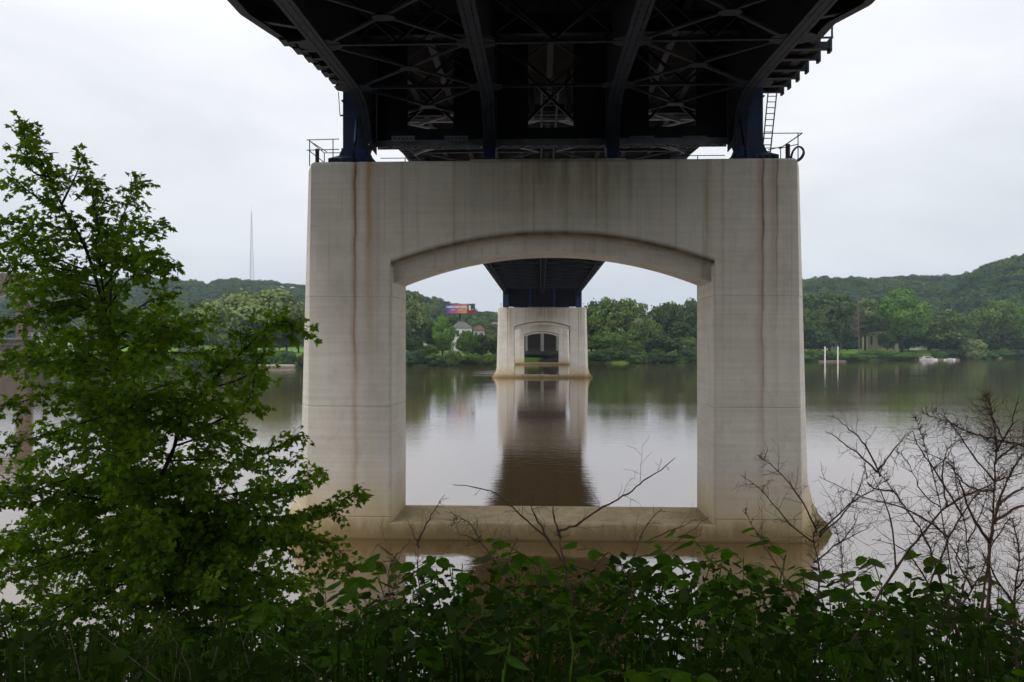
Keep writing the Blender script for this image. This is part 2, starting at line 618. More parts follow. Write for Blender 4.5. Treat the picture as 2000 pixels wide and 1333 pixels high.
def leg_sec(z, H, side, inset=0.0, ch=0.10):
    w, n = wz(z, H) - inset, nzf(z, H) - inset
    flare = max(0, min(1, (n - 12.5)))
    y1 = 1.5 + 0.35 * flare
    pts = [(HW, ch + inset), (HW + max(ch, .001), inset), (w, inset), (n, y1), (n, T - y1), (w, T - inset), (HW + max(ch, .001), T - inset), (HW, T - ch - inset)]
    return [(side * x, y, z) for x, y in pts]


def make_pier(name, label, H, dz, loc, front=False):
    t = thing(name, label, 'bridge pier', loc)
    CM = M['concrete2'] if dz else M['concrete']
    J = [1.06, 6.3 + dz * .3, 11.55 + dz]
    for sx in (-1, 1):
        m = MB()
        m.loft([leg_sec(z, H, sx) for z in (-5, -1, 0, 0.25, 0.5, 0.7, 0.9, J[0])])
        m.build('pier_base', CM, t, bevel=0.045)
        m = MB()
        m.loft([leg_sec(z, H, sx) for z in (J[0], 1.3, 1.6, 2.0, 2.6, 4, J[1])])
        m.build('leg_block', CM, t, bevel=0.045)
        m = MB()
        m.loft([leg_sec(z, H, sx) for z in (J[1], 9, J[2])])
        m.build('leg_block', CM, t, bevel=0.045)
        m = MB()
        m.loft([leg_sec(z, H, sx) for z in (J[2], arc(HW, 14.56 + dz, 1.38) - .02)])
        m.loft([leg_sec(z, H, sx, 0, 0) for z in (arc(HW, 14.56 + dz, 1.38) - .02, H - 0.12)] + [leg_sec(H, H, sx, 0.1, 0)])
        m.build('beam_end', CM, t)
    m = MB()
    m.loft([[(x, 0, -5), (x, T, -5), (x, T, 0.74), (x, T - .06, 0.80), (x, .06, 0.80), (x, 0, 0.74)] for x in (-HW - .1, HW + .1)])
    m.build('sill_wall', CM, t)
    m = MB()
    secs = []
    for i in range(41):
        x = -HW + 2 * HW * i / 40
        zo = arc(x * 0.9999, 13.70 + dz, 1.48)
        zr = arc(x * 0.9999, 14.56 + dz, 1.38)
        xx = x
        secs.append([(xx, 0, H - .12), (xx, 0, zr), (xx, 0.10, zr - 0.07), (xx, 0.62, zr - 0.27), (xx, 0.62, zo), (xx, T - .62, zo), (xx, T - .62, zr - .27), (xx, T, zr), (xx, T, H - .12), (xx, T - .1, H), (xx, .1, H)])
    m.loft(secs)
    m.build('arched_beam', CM, t)
    m = MB()
    m.box(-3.9, 3.55, 0.45, T - 0.45, H - 0.05, H + 0.16)
    m.build('bearing_shelf', CM, t, bevel=0.03)
    return t


p1 = make_pier('bridge_pier', 'nearest pale concrete arched pier with rust streaks, filling the middle of the view', 17.95, 0.0, (0, 0, 0))
p2 = make_pier('bridge_pier', 'second pale concrete pier standing mid river, seen through the arch of the nearest one', 19.0, 0.65, (0, 175, 0))
p3 = make_pier('bridge_pier', 'third concrete pier at the far bank, seen nested inside the second pier', 18.2, 0.0, (0, 308, 0))

# ------------------------------------------------------------------ bridge superstructure
BR = thing('bridge_span', 'dark navy steel highway bridge carried by the concrete piers, seen from beneath', 'bridge', (0, 0, 0))


def part(mb, name, mat, smooth=False, parent=None, bevel=0):
    return mb.build(name, M[mat], parent or BR, smooth, bevel)


# deck slab, half width changes along the bridge
def hw_l(y): return float(np.interp(y, [-80, -2, 0, 2, 4, 7, 9, 12, 420], [14.3, 14.1, 13.6, 13.0, 12.6, 12.35, 12.2, 11.3, 11.3]))
def hw_r(y): return float(np.interp(y, [-80, -2, 0, 3, 9.6, 9.8, 12, 420], [14.1, 14.0, 13.2, 13.2, 13.2, 11.8, 11.3, 11.3]))


ys = [-80, -40, -2, 0, 3, 6, 9, 9.6, 9.8, 12, 60, 120, 175, 240, 308, 420]
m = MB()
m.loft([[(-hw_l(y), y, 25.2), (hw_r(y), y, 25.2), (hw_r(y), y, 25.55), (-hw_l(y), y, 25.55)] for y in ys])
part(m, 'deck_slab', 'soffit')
for sx in (-1, 1):
    m = MB()
    hw = hw_l if sx < 0 else hw_r
    for y0, y1 in zip(ys[:-1], ys[1:]):
        m.bar((sx * (hw(y0) - .15), y0, 24.75), (sx * (hw(y1) - .15), y1, 24.75), 0.10, 1.1)
        m.bar((sx * (hw(y0) - .22), y0, 24.2), (sx * (hw(y1) - .22), y1, 24.2), 0.42, 0.06)
    part(m, 'fascia_beam', 'dark_steel')
    m = MB()
    for y0, y1 in zip(ys[:-1], ys[1:]):
        m.bar((sx * (hw(y0) - .1), y0, 26.0), (sx * (hw(y1) - .1), y1, 26.0), 0.3, 0.9)
    part(m, 'parapet', 'dark_steel')
# stringers
for i in range(-5, 6):
    x = i * 2.05
    m = MB()
    m.box(x - .02, x + .02, -79.9, 419, 24.62, 25.19)
    m.box(x - .16, x + .16, -79.9, 419, 24.56, 24.61)
    part(m, 'stringer', 'dark_steel')
# floor beams
YB = [-6.4 - 5.6 * k for k in range(12)] + [-0.8]
for y in YB:
    m = MB()
    m.box(-9.5, 9.5, y - .02, y + .02, 23.6, 24.55)
    m.box(-9.5, 9.5, y - .18, y + .18, 23.54, 23.6)
    for s_, e_ in ((-1, -hw_l(y) + .3), (1, hw_r(y) - .3)):
        m.loft([[(s_ * 9.5, y - .15, 23.6), (s_ * 9.5, y + .15, 23.6), (s_ * 9.5, y + .15, 24.55), (s_ * 9.5, y - .15, 24.55)], [(e_, y - .15, 24.3), (e_, y + .15, 24.3), (e_, y + .15, 24.55), (e_, y - .15, 24.55)]])
    part(m, 'floor_beam', 'dark_steel')
for k in range(50):
    y = 13 + 8.1 * k
    if abs(y - 177) < 3 or abs(y - 310) < 3: continue
    m = MB()
    m.box(-11, 11, y - .02, y + .02, 23.9, 24.55)
    m.box(-11, 11, y - .2, y + .2, 23.84, 23.9)
    part(m, 'floor_beam', 'steel')

# four haunched girders of the near span
KNEE = [(-80, 20.2), (-40, 20.5), (-12, 20.85), (-3, 21.1), (-0.6, 21.12), (0.25, 20.95), (0.9, 20.6), (1.35, 20.1), (1.65, 19.5), (1.8, 18.95)]


def chord_sweep(m, x, w, pts, th=0.05):
    # strips with tie plates: perforated bottom flange seen from below
    n = len(pts)
    for off, ww in ((-w * .36, w * .24), (0, w * .38), (w * .36, w * .24)):
        for (y0, z0), (y1, z1) in zip(pts[:-1], pts[1:]):
            m.bar((x + off, y0, z0), (x + off, y1, z1), ww, th)
    for (y0, z0), (y1, z1) in zip(pts[:-1], pts[1:]):
        L = math.hypot(y1 - y0, z1 - z0)
        k = max(1, int(L / 0.55))
        if y1 < -30: continue
        for i in range(k):
            a = i / k
            b = a + 0.2 / L
            m.bar((x, y0 + (y1 - y0) * a, z0 + (z1 - z0) * a + .012), (x, y0 + (y1 - y0) * min(b, 1), z0 + (z1 - z0) * min(b, 1) + .012), w * .94, th)


GX = [-9.2, -3.05, 3.05, 9.2]
for x in GX:
    outer = abs(x) > 5
    m = MB()
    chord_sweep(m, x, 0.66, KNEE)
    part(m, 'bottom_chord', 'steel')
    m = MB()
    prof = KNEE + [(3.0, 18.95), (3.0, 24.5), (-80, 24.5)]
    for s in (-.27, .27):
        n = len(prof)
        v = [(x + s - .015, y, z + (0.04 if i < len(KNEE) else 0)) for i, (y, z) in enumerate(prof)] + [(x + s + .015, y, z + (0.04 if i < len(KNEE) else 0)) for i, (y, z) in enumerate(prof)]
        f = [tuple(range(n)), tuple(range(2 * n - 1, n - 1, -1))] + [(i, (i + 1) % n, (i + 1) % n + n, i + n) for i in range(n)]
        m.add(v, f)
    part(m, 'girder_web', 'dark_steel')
    # column over the bearing
    m = MB()
    if outer:
        sx = 1 if x > 0 else -1
        m.box(min(sx * 9.35, sx * 10.4), max(sx * 9.35, sx * 10.4), 1.9, 3.1, 18.98, 24.5)
        for zz in (18.98, 21.4, 22.6):
            m.box(min(sx * 9.3, sx * 10.47), max(sx * 9.3, sx * 10.47), 1.84, 3.16, zz, zz + .07)
    else:
        m.box(x - .33, x + .33, 1.95, 3.05, 18.98, 24.5)
    part(m, 'column', 'navy', bevel=0.02)
    m = MB()
    cx = x * 1.065 if outer else x
    if outer:
        m.loft([[(cx - 1.1, 1.0, 17.96), (cx + 1.1, 1.0, 17.96), (cx + 1.1, 3.7, 17.96), (cx - 1.1, 3.7, 17.96)], [(cx - 1.1, 1.0, 18.35), (cx + 1.1, 1.0, 18.35), (cx + 1.1, 3.7, 18.35), (cx - 1.1, 3.7, 18.35)], [(cx - .7, 1.5, 18.6), (cx + .7, 1.5, 18.6), (cx + .7, 3.3, 18.6), (cx - .7, 3.3, 18.6)], [(cx - .6, 1.7, 18.97), (cx + .6, 1.7, 18.97), (cx + .6, 3.1, 18.97), (cx - .6, 3.1, 18.97)]])
        for i in range(7):
            xx = cx - .95 + i * .3
            m.box(xx - .02, xx + .02, 0.9, 1.0, 17.97, 18.34)
    else:
        m.box(x - .5, x + .5, 1.5, 3.2, 18.12, 18.4)
        m.box(x - .3, x + .3, 1.8, 3.0, 18.4, 18.97)
    part(m, 'bearing', 'navy', bevel=0.015)

# lateral bracing in the plane of the bottom chords
YS = [-29, -23.2, -17.6, -12.0, -6.4, -0.8]


def zc(y): return float(np.interp(y, [a for a, b in KNEE[:5]], [b for a, b in KNEE[:5]]))


def gusset(m, x, y, z, w=0.9, l=1.0):
    m.add([(x - w / 2, y - l / 4, z), (x - w / 4, y - l / 2, z), (x + w / 4, y - l / 2, z), (x + w / 2, y - l / 4, z), (x + w / 2, y + l / 4, z), (x + w / 4, y + l / 2, z), (x - w / 4, y + l / 2, z), (x - w / 2, y + l / 4, z),
           (x - w / 2, y - l / 4, z + .03), (x - w / 4, y - l / 2, z + .03), (x + w / 4, y - l / 2, z + .03), (x + w / 2, y - l / 4, z + .03), (x + w / 2, y + l / 4, z + .03), (x + w / 4, y + l / 2, z + .03), (x - w / 4, y + l / 2, z + .03), (x - w / 2, y + l / 4, z + .03)],
          [(0, 1, 2, 3, 4, 5, 6, 7), (15, 14, 13, 12, 11, 10, 9, 8)] + [(i, (i + 1) % 8, (i + 1) % 8 + 8, i + 8) for i in range(8)])


for y in YS:
    for a, b in zip(GX[:-1], GX[1:]):
        m = MB()
        mid = abs(a + b) < 1
        m.bar((a + .3, y, zc(y) + .08), (b - .3, y, zc(y) + .08), 0.16 if not mid else 0.12, 0.14)
        part(m, 'strut', 'steel')
    for x in GX:
        m = MB()
        gusset(m, x, y, zc(y) + .03, 1.5 if abs(x) < 5 else 1.7, 1.1)
        part(m, 'gusset_plate', 'steel')
    # sway frame up to the floor
    m = MB()
    for a, b in zip(GX[:-1], GX[1:]):
        mid = (a + b) / 2
        m.bar((a + .3, y, 23.6), (mid, y, zc(y) + .15), .12, .12)
        m.bar((b - .3, y, 23.6), (mid, y, zc(y) + .15), .12, .12)
    part(m, 'sway_brace', 'dark_steel')
for y0, y1 in zip(YS, YS[1:] + [4.8]):
    for a, b in ((GX[0], GX[1]), (GX[2], GX[3])):
        z0, z1 = zc(y0) + .07, zc(y1) + .07
        m = MB()
        m.bar((a + .25, y0, z0), (b - .25, y1, z1), .13, .10)
        part(m, 'diagonal', 'steel')
        m = MB()
        m.bar((a + .25, y1, z1 + .005), (b - .25, y0, z0 + .005), .13, .09)
        part(m, 'diagonal', 'steel')
        m = MB()
        gusset(m, (a + b) / 2, (y0 + y1) / 2, (z0 + z1) / 2 - .09, 0.8, 0.55)
        part(m, 'gusset_plate', 'steel')


# pier frames: lattice bottom strut, plates beside each girder
def pier_frame(y, near):
    for a, b in zip(GX[:-1], GX[1:]):
        m = MB()
        for dy in (-.25, .25):
            m.bar((a + .3, y + dy, 19.45), (b - .3, y + dy, 19.45), .06, .34)
        n = int((b - a) / .35)
        for i in range(n):
            x0 = a + .35 + i * (b - a - .7) / n
            x1 = x0 + (b - a - .7) / n
            s = 1 if i % 2 else -1
            m.bar((x0, y - .25 * s, 19.29), (x1, y + .25 * s, 19.29), .07, .03)
        part(m, 'lattice_strut', 'lit_and_pale_steel' if near else 'steel')  # near strut has side light painted into its tone
        m = MB()
        w = 1.6
        for q0, q1 in ((a + .33, a + w + .3), (b - w - .3, b - .33)):
            m.box(q0, q1, y - .03, y + .03, 19.64, 24.5)
        m.box(a + w + .3, b - w - .3, y - .03, y + .03, 19.64, 20.25)
        part(m, 'web_panel', 'dark_steel')
        m = MB()
        m.bar((a + w, y + .1, 20.4), (b - w, y + .1, 23.2), .14, .14)
        m.bar((a + w, y + .13, 23.2), (b - w, y + .13, 20.4), .14, .14)
        part(m, 'cross_brace', 'dark_steel')


pier_frame(2.9, True)
pier_frame(177.6, False)
pier_frame(310.4, False)

for px in (787, 891, 1254, 1358):
    c = P(px, 271, 39.4)
    m = MB()
    m.box(c.x - .6, c.x + .6, c.y - .02, c.y + .02, c.z - .13, c.z - .08)
    m.box(c.x - .6, c.x + .6, c.y - .02, c.y + .02, c.z + .08, c.z + .13)
    for k in range(6):
        q = -.6 + .2 * k
        m.bar((c.x + q, c.y, c.z - .1), (c.x + q + .2, c.y, c.z + .1), .03, .05)
        m.bar((c.x + q + .2, c.y + .01, c.z - .1), (c.x + q, c.y + .01, c.z + .1), .03, .05)
    part(m, 'lattice_plate', 'lit_and_pale_steel')  # pale colour paints in the glints on these plates
for y0, y1 in zip(YS, YS[1:] + [4.8]):
    for a, b in ((-9.2, -6.1), (-6.1, -3.05), (-3.05, 0), (0, 3.05), (3.05, 6.1), (6.1, 9.2)):
        m = MB()
        m.bar((a, y0, 23.3), (b, y1, 23.3), .07, .06)
        m.bar((a, y1, 23.31), (b, (y0 + y1) / 2, 24.3), .06, .06)
        part(m, 'light_brace', 'steel')

# main and far spans: two box chords, centre inspection walkway, laterals
for (ya, yb) in ((4.0, 177), (177, 310), (310, 400)):
    pf = [(ya, 19.3), (ya + 1.2, 20.6), (ya + 3.5, 21.9), (ya + 8, 23.0), (ya + 15, 23.6), (yb - 15, 23.6), (yb - 8, 23.0), (yb - 3.5, 22.4), (yb - 1.0, 22.0)]
    if ya == 4.0:
        pf = [(4.0, 19.3), (5.0, 20.2), (8, 21.4), (14, 22.6), (24, 23.4), (yb - 15, 23.6), (yb - 10, 23.0), (yb - 1, 22.6)]
    for sx in (-1, 1):
        m = MB()
        x = sx * 9.9
        for off in (-.34, .34):
            for (y0, z0), (y1, z1) in zip(pf[:-1], pf[1:]):
                m.bar((x + off, y0, z0), (x + off, y1, z1), .12, .34)
        tot = []
        for (y0, z0), (y1, z1) in zip(pf[:-1], pf[1:]):
            k = max(1, int((y1 - y0) / (0.8 if y1 < 40 else 1.6)))
            for i in range(k):
                a = (i + .5) / k
                yy, zz = y0 + (y1 - y0) * a, z0 + (z1 - z0) * a
                m.box(x - .34, x + .34, yy - .07, yy + .07, zz - .2, zz - .16)
        part(m, 'bottom_chord', 'steel')
        m = MB()
        n = len(pf)
        prof = pf + [(yb - 1, 24.55), (ya, 24.55)]
        for s in (sx * .28,):
            n = len(prof)
            v = [(x + s - .015, y, z) for y, z in prof] + [(x + s + .015, y, z) for y, z in prof]
            f = [tuple(range(n)), tuple(range(2 * n - 1, n - 1, -1))] + [(i, (i + 1) % n, (i + 1) % n + n, i + n) for i in range(n)]
            m.add(v, f)
        part(m, 'girder_web', 'navy' if ya < 5 else 'dark_steel')
    zz = 23.5
    yy = [ya + 9 + 8.1 * k for k in range(int((yb - ya - 12) / 8.1) + 1)]
    for k, y in enumerate(yy):
        m = MB()
        m.bar((-9.6, y, zz + .05), (9.6, y, zz + .05), .22, .2)
        part(m, 'strut', 'lit_and_pale_steel' if y < 16 else 'steel')  # side-lit tone painted on the nearest strut only
        if k + 1 < len(yy):
            y2 = yy[k + 1]
            for (a, b) in ((-9.5, -.6), (.6, 9.5)):
                m = MB()
                m.bar((a, y, zz), (b, y2, zz), .15, .13)
                m.bar((a, y2, zz + .01), (b, y, zz + .01), .15, .11)
                part(m, 'diagonal', 'lit_and_pale_steel' if y < 14 else 'steel')  # side-lit tone painted on the nearest diagonals only
    m = MB()
    for s in (-.45, .45):
        m.box(s - .06, s + .06, ya + 1.5, yb - 2, 23.1, 23.3)
    k = int((yb - ya) / 1.3)
    for i in range(k):
        y = ya + 2 + i * 1.3
        if y < yb - 2.2: m.box(-.39, .39, y - .05, y + .05, 23.12, 23.2)
    part(m, 'inspection_walkway', 'steel')
# hangers and braces just past the nearest pier, side light painted into their colour
for sx in (-1, 1):
    for y, x0, x1, z0, z1 in ((6, 1.0, 1.0, 21.6, 24.3), (9, 1.1, 3.0, 22.4, 21.6), (7.5, 5.0, 5.5, 23.9, 22.0), (8, 4.3, 7.6, 22.9, 22.1), (10, 4.6, 7.0, 21.9, 22.0), (11, 1.4, 2.2, 21.9, 23.2), (12.5, 4.4, 8.6, 23.2, 21.4)):
        m = MB()
        m.bar((sx * x0, y, z0), (sx * x1, y + .6, z1), .3 if x0 == x1 else .16, .14)
        part(m, 'brace', 'lit_and_pale_steel')
# posts at pier two and three
for yp, zt in ((176.9, 19.05), (310, 18.25)):
    for x in (-9.9, -3.3, 3.3, 9.9):
        m = MB()
        w = .8 if abs(x) > 5 else .4
        m.box(x - w, x + w, yp - .9, yp + .9, zt, 24.5)
        part(m, 'column', 'navy')
    m = MB()
    m.box(-9.1, 9.1, yp + .95, yp + 1.0, zt + .3, 24.4)
    part(m, 'web_panel', 'dark_steel')
# stepped access brackets on the right
for k, D in enumerate((39.8, 41.2, 42.8, 44.1, 45.4, 46.5)):
    y = D - 37
    xe = 14.0 - 0.06 * k
    m = MB()
    m.box(9.6, xe, y - .16, y + .16, 24.0, 24.35)
    m.box(xe - .12, xe, y - .2, y + .2, 23.85, 24.5)
    part(m, 'bracket', 'dark_steel')
    if k < 5:
        m = MB()
        m.box(9.7, xe - .35, y + .17, (41.2, 42.8, 44.1, 45.4, 46.5)[k] - 37.17, 24.2, 24.27)
        part(m, 'walkway_panel', 'soffit')
# scalloped brackets on the left edge
for k in range(8):
    y = 1.2 + k * 1.15
    m = MB()
    xe = -hw_l(y) - .02
    m.box(xe + .3, -9.6, y - .14, y + .14, 24.1, 24.4)
    m.box(xe, xe + .35, y - .42, y + .42, 24.08, 24.3)
    part(m, 'bracket', 'dark_steel')
# inspection cage
m = MB()
for x in (12.6, 13.3, 14.0):
    m.box(x - .04, x + .04, 2.6, 2.68, 24.5, 25.75)
for z in (24.5, 25.1, 25.7):
    m.box(12.6, 14.05, 2.6, 2.68, z, z + .08)
m.bar((12.6, 2.64, 24.5), (13.3, 2.64, 25.7), .05, .05)
m.bar((13.3, 2.64, 24.5), (14.0, 2.64, 25.7), .05, .05)
m.box(13.96, 14.04, 2.68, 4.3, 25.7, 25.78)
m.box(13.96, 14.04, 4.3, 4.38, 24.4, 25.78)
part(m, 'cage_rail', 'navy')
# drain pipes
for pts in ([P(697, 235, 38.4), P(694, 275, 38), P(690, 314, 37.35)], [P(1447, 235, 38.0), P(1452, 270, 37.3), P(1458, 313, 36.85)]):
    m = MB()
    m.tube(pts, [.06, .08, .10], 10)
    part(m, 'drain_pipe', 'navy', True)
# rod and conduit on the left column
m = MB()
m.tube([P(661, 180, 38.8), P(664, 225, 38.8)], .02, 5)
m.tube([P(664, 226, 38.8), P(680, 226, 38.8)], .04, 6)
part(m, 'cable', 'rail')


# railings on top of the nearest pier
def railing(label, segs, posts, loc=(0, 0, 0)):
    t = thing('railing', label, 'railing', loc)
    for a, b in segs:
        m = MB()
        m.tube([a, b], .022, 6)
        m.build('rail', M['rail'], t)
    for (x, y, z0, z1) in posts:
        m = MB()
        m.tube([(x, y, z0), (x, y, z1)], .025, 6)
        m.build('post', M['rail'], t)
    return t


Z = 17.95
t = railing('thin rusty handrail round the left end of the nearest pier top',
            [((-11.9, .8, Z + 1.25), (-10.3, .8, Z + 1.28)), ((-11.9, .8, Z + .75), (-10.3, .8, Z + .78)), ((-11.75, .8, Z + 1.2), (-10.9, .8, Z + .66)), ((-11.75, 3.4, Z + 1.25), (-10.3, 3.4, Z + 1.25)),
             ((-11.8, .8, Z + 1.25), (-11.75, 3.4, Z + 1.25)), ((-11.8, .8, Z + .75), (-11.75, 3.4, Z + .75))],
            [(-11.75, .8, Z - .02, Z + 1.25), (-11.75, 3.4, Z - .02, Z + 1.25), (-10.6, .8, Z - .02, Z + 1.28)])
m = MB()
m.box(-11.5, -11.36, .9, 1.1, Z - .01, Z + .85)
m.build('stanchion', M['rail'], t)
t = railing('thin handrail round the right end of the nearest pier top beside the ladder',
            [((9.3, .7, Z + 1.33), (11.9, .7, Z + 1.33)), ((11.85, .7, Z + 1.28), (11.0, .7, Z + .7)), ((11.0, .7, Z + .7), (10.3, .7, Z + .55)), ((11.7, 3.4, Z + 1.3), (9.3, 3.4, Z + 1.3)), ((11.9, .7, Z + 1.33), (11.7, 3.4, Z + 1.3)), ((11.7, .7, Z + .8), (10.8, .7, Z + .6))],
            [(11.7, .7, Z - .02, Z + 1.33), (9.35, .7, Z - .02, Z + 1.33), (11.7, 3.4, Z - .02, Z + 1.3)])
m = MB()
m.box(11.2, 11.36, .8, 1.0, Z - .01, Z + .85)
m.build('stanchion', M['rail'], t)
railing('thin safety rail along the back edge of the nearest pier top, left gap', [((-8.9, 3.85, Z + .62), (-6.2, 3.85, Z + .62)), ((-8.9, 3.85, Z + 1.05), (-6.2, 3.85, Z + 1.05))], [(-7.6, 3.85, Z - .02, Z + 1.05), (-6.2, 3.85, Z - .02, Z + 1.05)])
railing('thin safety rail along the back edge of the nearest pier top, right gap', [((6.2, 3.85, Z + .62), (9.0, 3.85, Z + .62)), ((6.2, 3.85, Z + 1.05), (9.0, 3.85, Z + 1.05))], [(7.6, 3.85, Z - .02, Z + 1.05), (6.2, 3.85, Z - .02, Z + 1.05)])
railing('small guard rail on the left end of the second pier top', [((-11.4, 175.6, 20.0), (-10.6, 175.6, 20.0))], [(-11.4, 175.6, 19, 20.4), (-11.0, 175.6, 19, 20.2)])
railing('small guard rail on the right end of the second pier top', [((10.8, 175.6, 20.0), (11.5, 175.6, 20.0))], [(11.1, 175.6, 19, 20.3)])
# ladder
t = thing('ladder', 'dark steel ladder leaning from the right pier top up to the deck brackets', 'ladder', P(1494, 322, 41))
b0, b1 = P(1486, 330, 41.0), P(1501, 330, 41.0)
t0, t1 = P(1500, 183, 46.3), P(1517, 183, 46.3)
L0 = Vector(t.location)
for a, b in ((b0, t0), (b1, t1)):
    m = MB()
    m.bar(a - L0, b - L0, .06, .09)
    m.build('rail', M['rail'], t)
for i in range(12):
    f = (i + .5) / 12
    m = MB()
    m.tube([b0.lerp(t0, f) - L0, b1.lerp(t1, f) - L0], .026, 6)
    m.build('rung', M['rail'], t)
# coiled hose
m = MB()
for k in range(3):
    c = Vector((11.75 + .02 * k, .95, Z + .42))
    pts = []
    for i in range(25):
        a = 2 * PI * i / 24
        pts.append(c + Vector((math.cos(a) * (.26 + .03 * k), .08 * math.sin(a * 2) + .05 * k, math.sin(a) * (.30 + .03 * k) + .12 * math.cos(a))))
    m.tube(pts, .03, 7, False)
tag(m.build('hose_coil', M['rubber'], smooth=True), 'black coiled hose hanging on the handrail at the right end of the pier top', 'hose')

# driftwood
for (x, y, z, L, lab, rz) in ((3.3, 175.7, .9, 2.6, 'short brown driftwood log on the right of the second pier sill', .1), (-1.2, 176.3, .88, 6.5, 'long thin pale branch lying across the second pier sill', -.03), (-5.2, 308.6, .95, 3.6, 'dark tangle of driftwood on the third pier sill', .2)):
    m = MB()
    rr = random.Random(int(L * 10))
    pts = [Vector((L * (i / 6 - .5), .1 * rr.uniform(-1, 1), .05 * rr.uniform(0, 1))) for i in range(7)]
    m.tube(pts, [.12 if L < 3 else .06] * 7, 6)
    for k in range(3):
        q = pts[1 + k * 2]
        m.tube([q, q + Vector((rr.uniform(-.5, .5), 0, rr.uniform(.2, .8)))], [.05, .02], 5)
    o = m.build('driftwood', M['dead_pale'] if 'pale' in lab else M['bark'], loc=(x, y, z))
    o.rotation_euler = (0, 0, rz)
    tag(o, lab, 'driftwood')

# far abutment columns under the bridge
t = thing('bridge_bent', 'shadowed concrete column bent under the bridge behind the third pier', 'bridge pier', (0, 338, 2))
for x in (-7, 0.4, 7.5):
    m = MB()
    m.tube([(x, 0, -1), (x, 0, 15)], .55 if x != .4 else .8, 12)
    m.build('column', M['greywall'], t)
m = MB()
m.box(-10, 10, -.8, .8, 15, 17)
m.build('cap_beam', M['greywall'], t)
t = thing('abutment_wall', 'abutment wall and added slope far under the bridge, shade painted in', 'wall', (0, 347, 3))
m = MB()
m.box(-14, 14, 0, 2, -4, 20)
m.build('wall', M['bark_far'], t)  # deck shade painted in through the dark bark colour
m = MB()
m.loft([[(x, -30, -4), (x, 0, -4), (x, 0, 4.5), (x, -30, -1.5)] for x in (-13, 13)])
m.build('added_dark_slope', M['bark_far'], t)  # dark slope added over the lawn, its colour standing in for deck shade

# ------------------------------------------------------------------ old suspension bridge tower (left)
TW = thing('stone_bridge_tower', 'old tan stone suspension bridge tower at the far left behind the leafy tree', 'bridge tower', P(4, 735, 222))
TW.rotation_euler = (0, 0, TH)
rr = random.Random(4)
m = MB()
for (x0, x1) in ((5.0, 7.6), (-9.0, -6.2)):
    m.box(x0 + .05, x1 - .05, -1.9, 1.9, 9.3, 25)
m.box(-8.9, 7.5, -1.9, 1.9, 22.5, 29)
m.build('tower_core', M['stone'], TW)
for (x0, x1) in ((5.0, 7.6), (-9.0, -6.2)):
    z = 9.3
    while z < 22.4:
        h = .72
        xs = [x0, x0 + (x1 - x0) * (.4 if int(z * 10) % 2 else .62), x1]
        for a, b in zip(xs[:-1], xs[1:]):
            m = MB()
            e = rr.uniform(0, .08)
            m.box(a + .03, b - .03, -2.02 - e, -1.85, z + .03, z + h - .03)
            m.build('stone', M['stone'], TW)
        z += h
m = MB()
m.loft([[(-12, -4, -6), (10, -4, -6), (10, 4, -6), (-12, 4, -6)], [(-11, -3, 8.7), (8.6, -3, 8.7), (8.6, 3, 8.7), (-11, 3, 8.7)]])
m.build('tower_base', M['stone'], TW)
m = MB()
m.box(-11.4, 9.0, -3.3, 3.3, 8.72, 9.28)
m.build('base_cornice', M['stone'], TW)
m = MB()
m.box(-60, 34, -2.5, 2.5, 10.3, 10.9)
m.build('roadway', M['roof'], TW)
m = MB()
for z in (11.5, 12.1):
    m.box(8, 34, -2.6, -2.5, z, z + .1)
for k in range(14):
    m.box(8 + 2 * k, 8.1 + 2 * k, -2.62, -2.52, 10.9, 12.1)
m.build('parapet_rail', M['mast'], TW)
for k in range(9):
    m = MB()
    m.tube([(4.6, -2.2, 24.5 - k * .2), (-8 - k * 5, -2.6, 11)], .09, 5)
    m.build('stay_cable', M['lit_and_pale_steel'], TW)
for k in range(4):
    m = MB()
    m.tube([(6.6, -2.2, 26), (14 + k * 6, -2.6, 11.3)], .07, 5)
    m.build('stay_cable', M['lit_and_pale_steel'], TW)

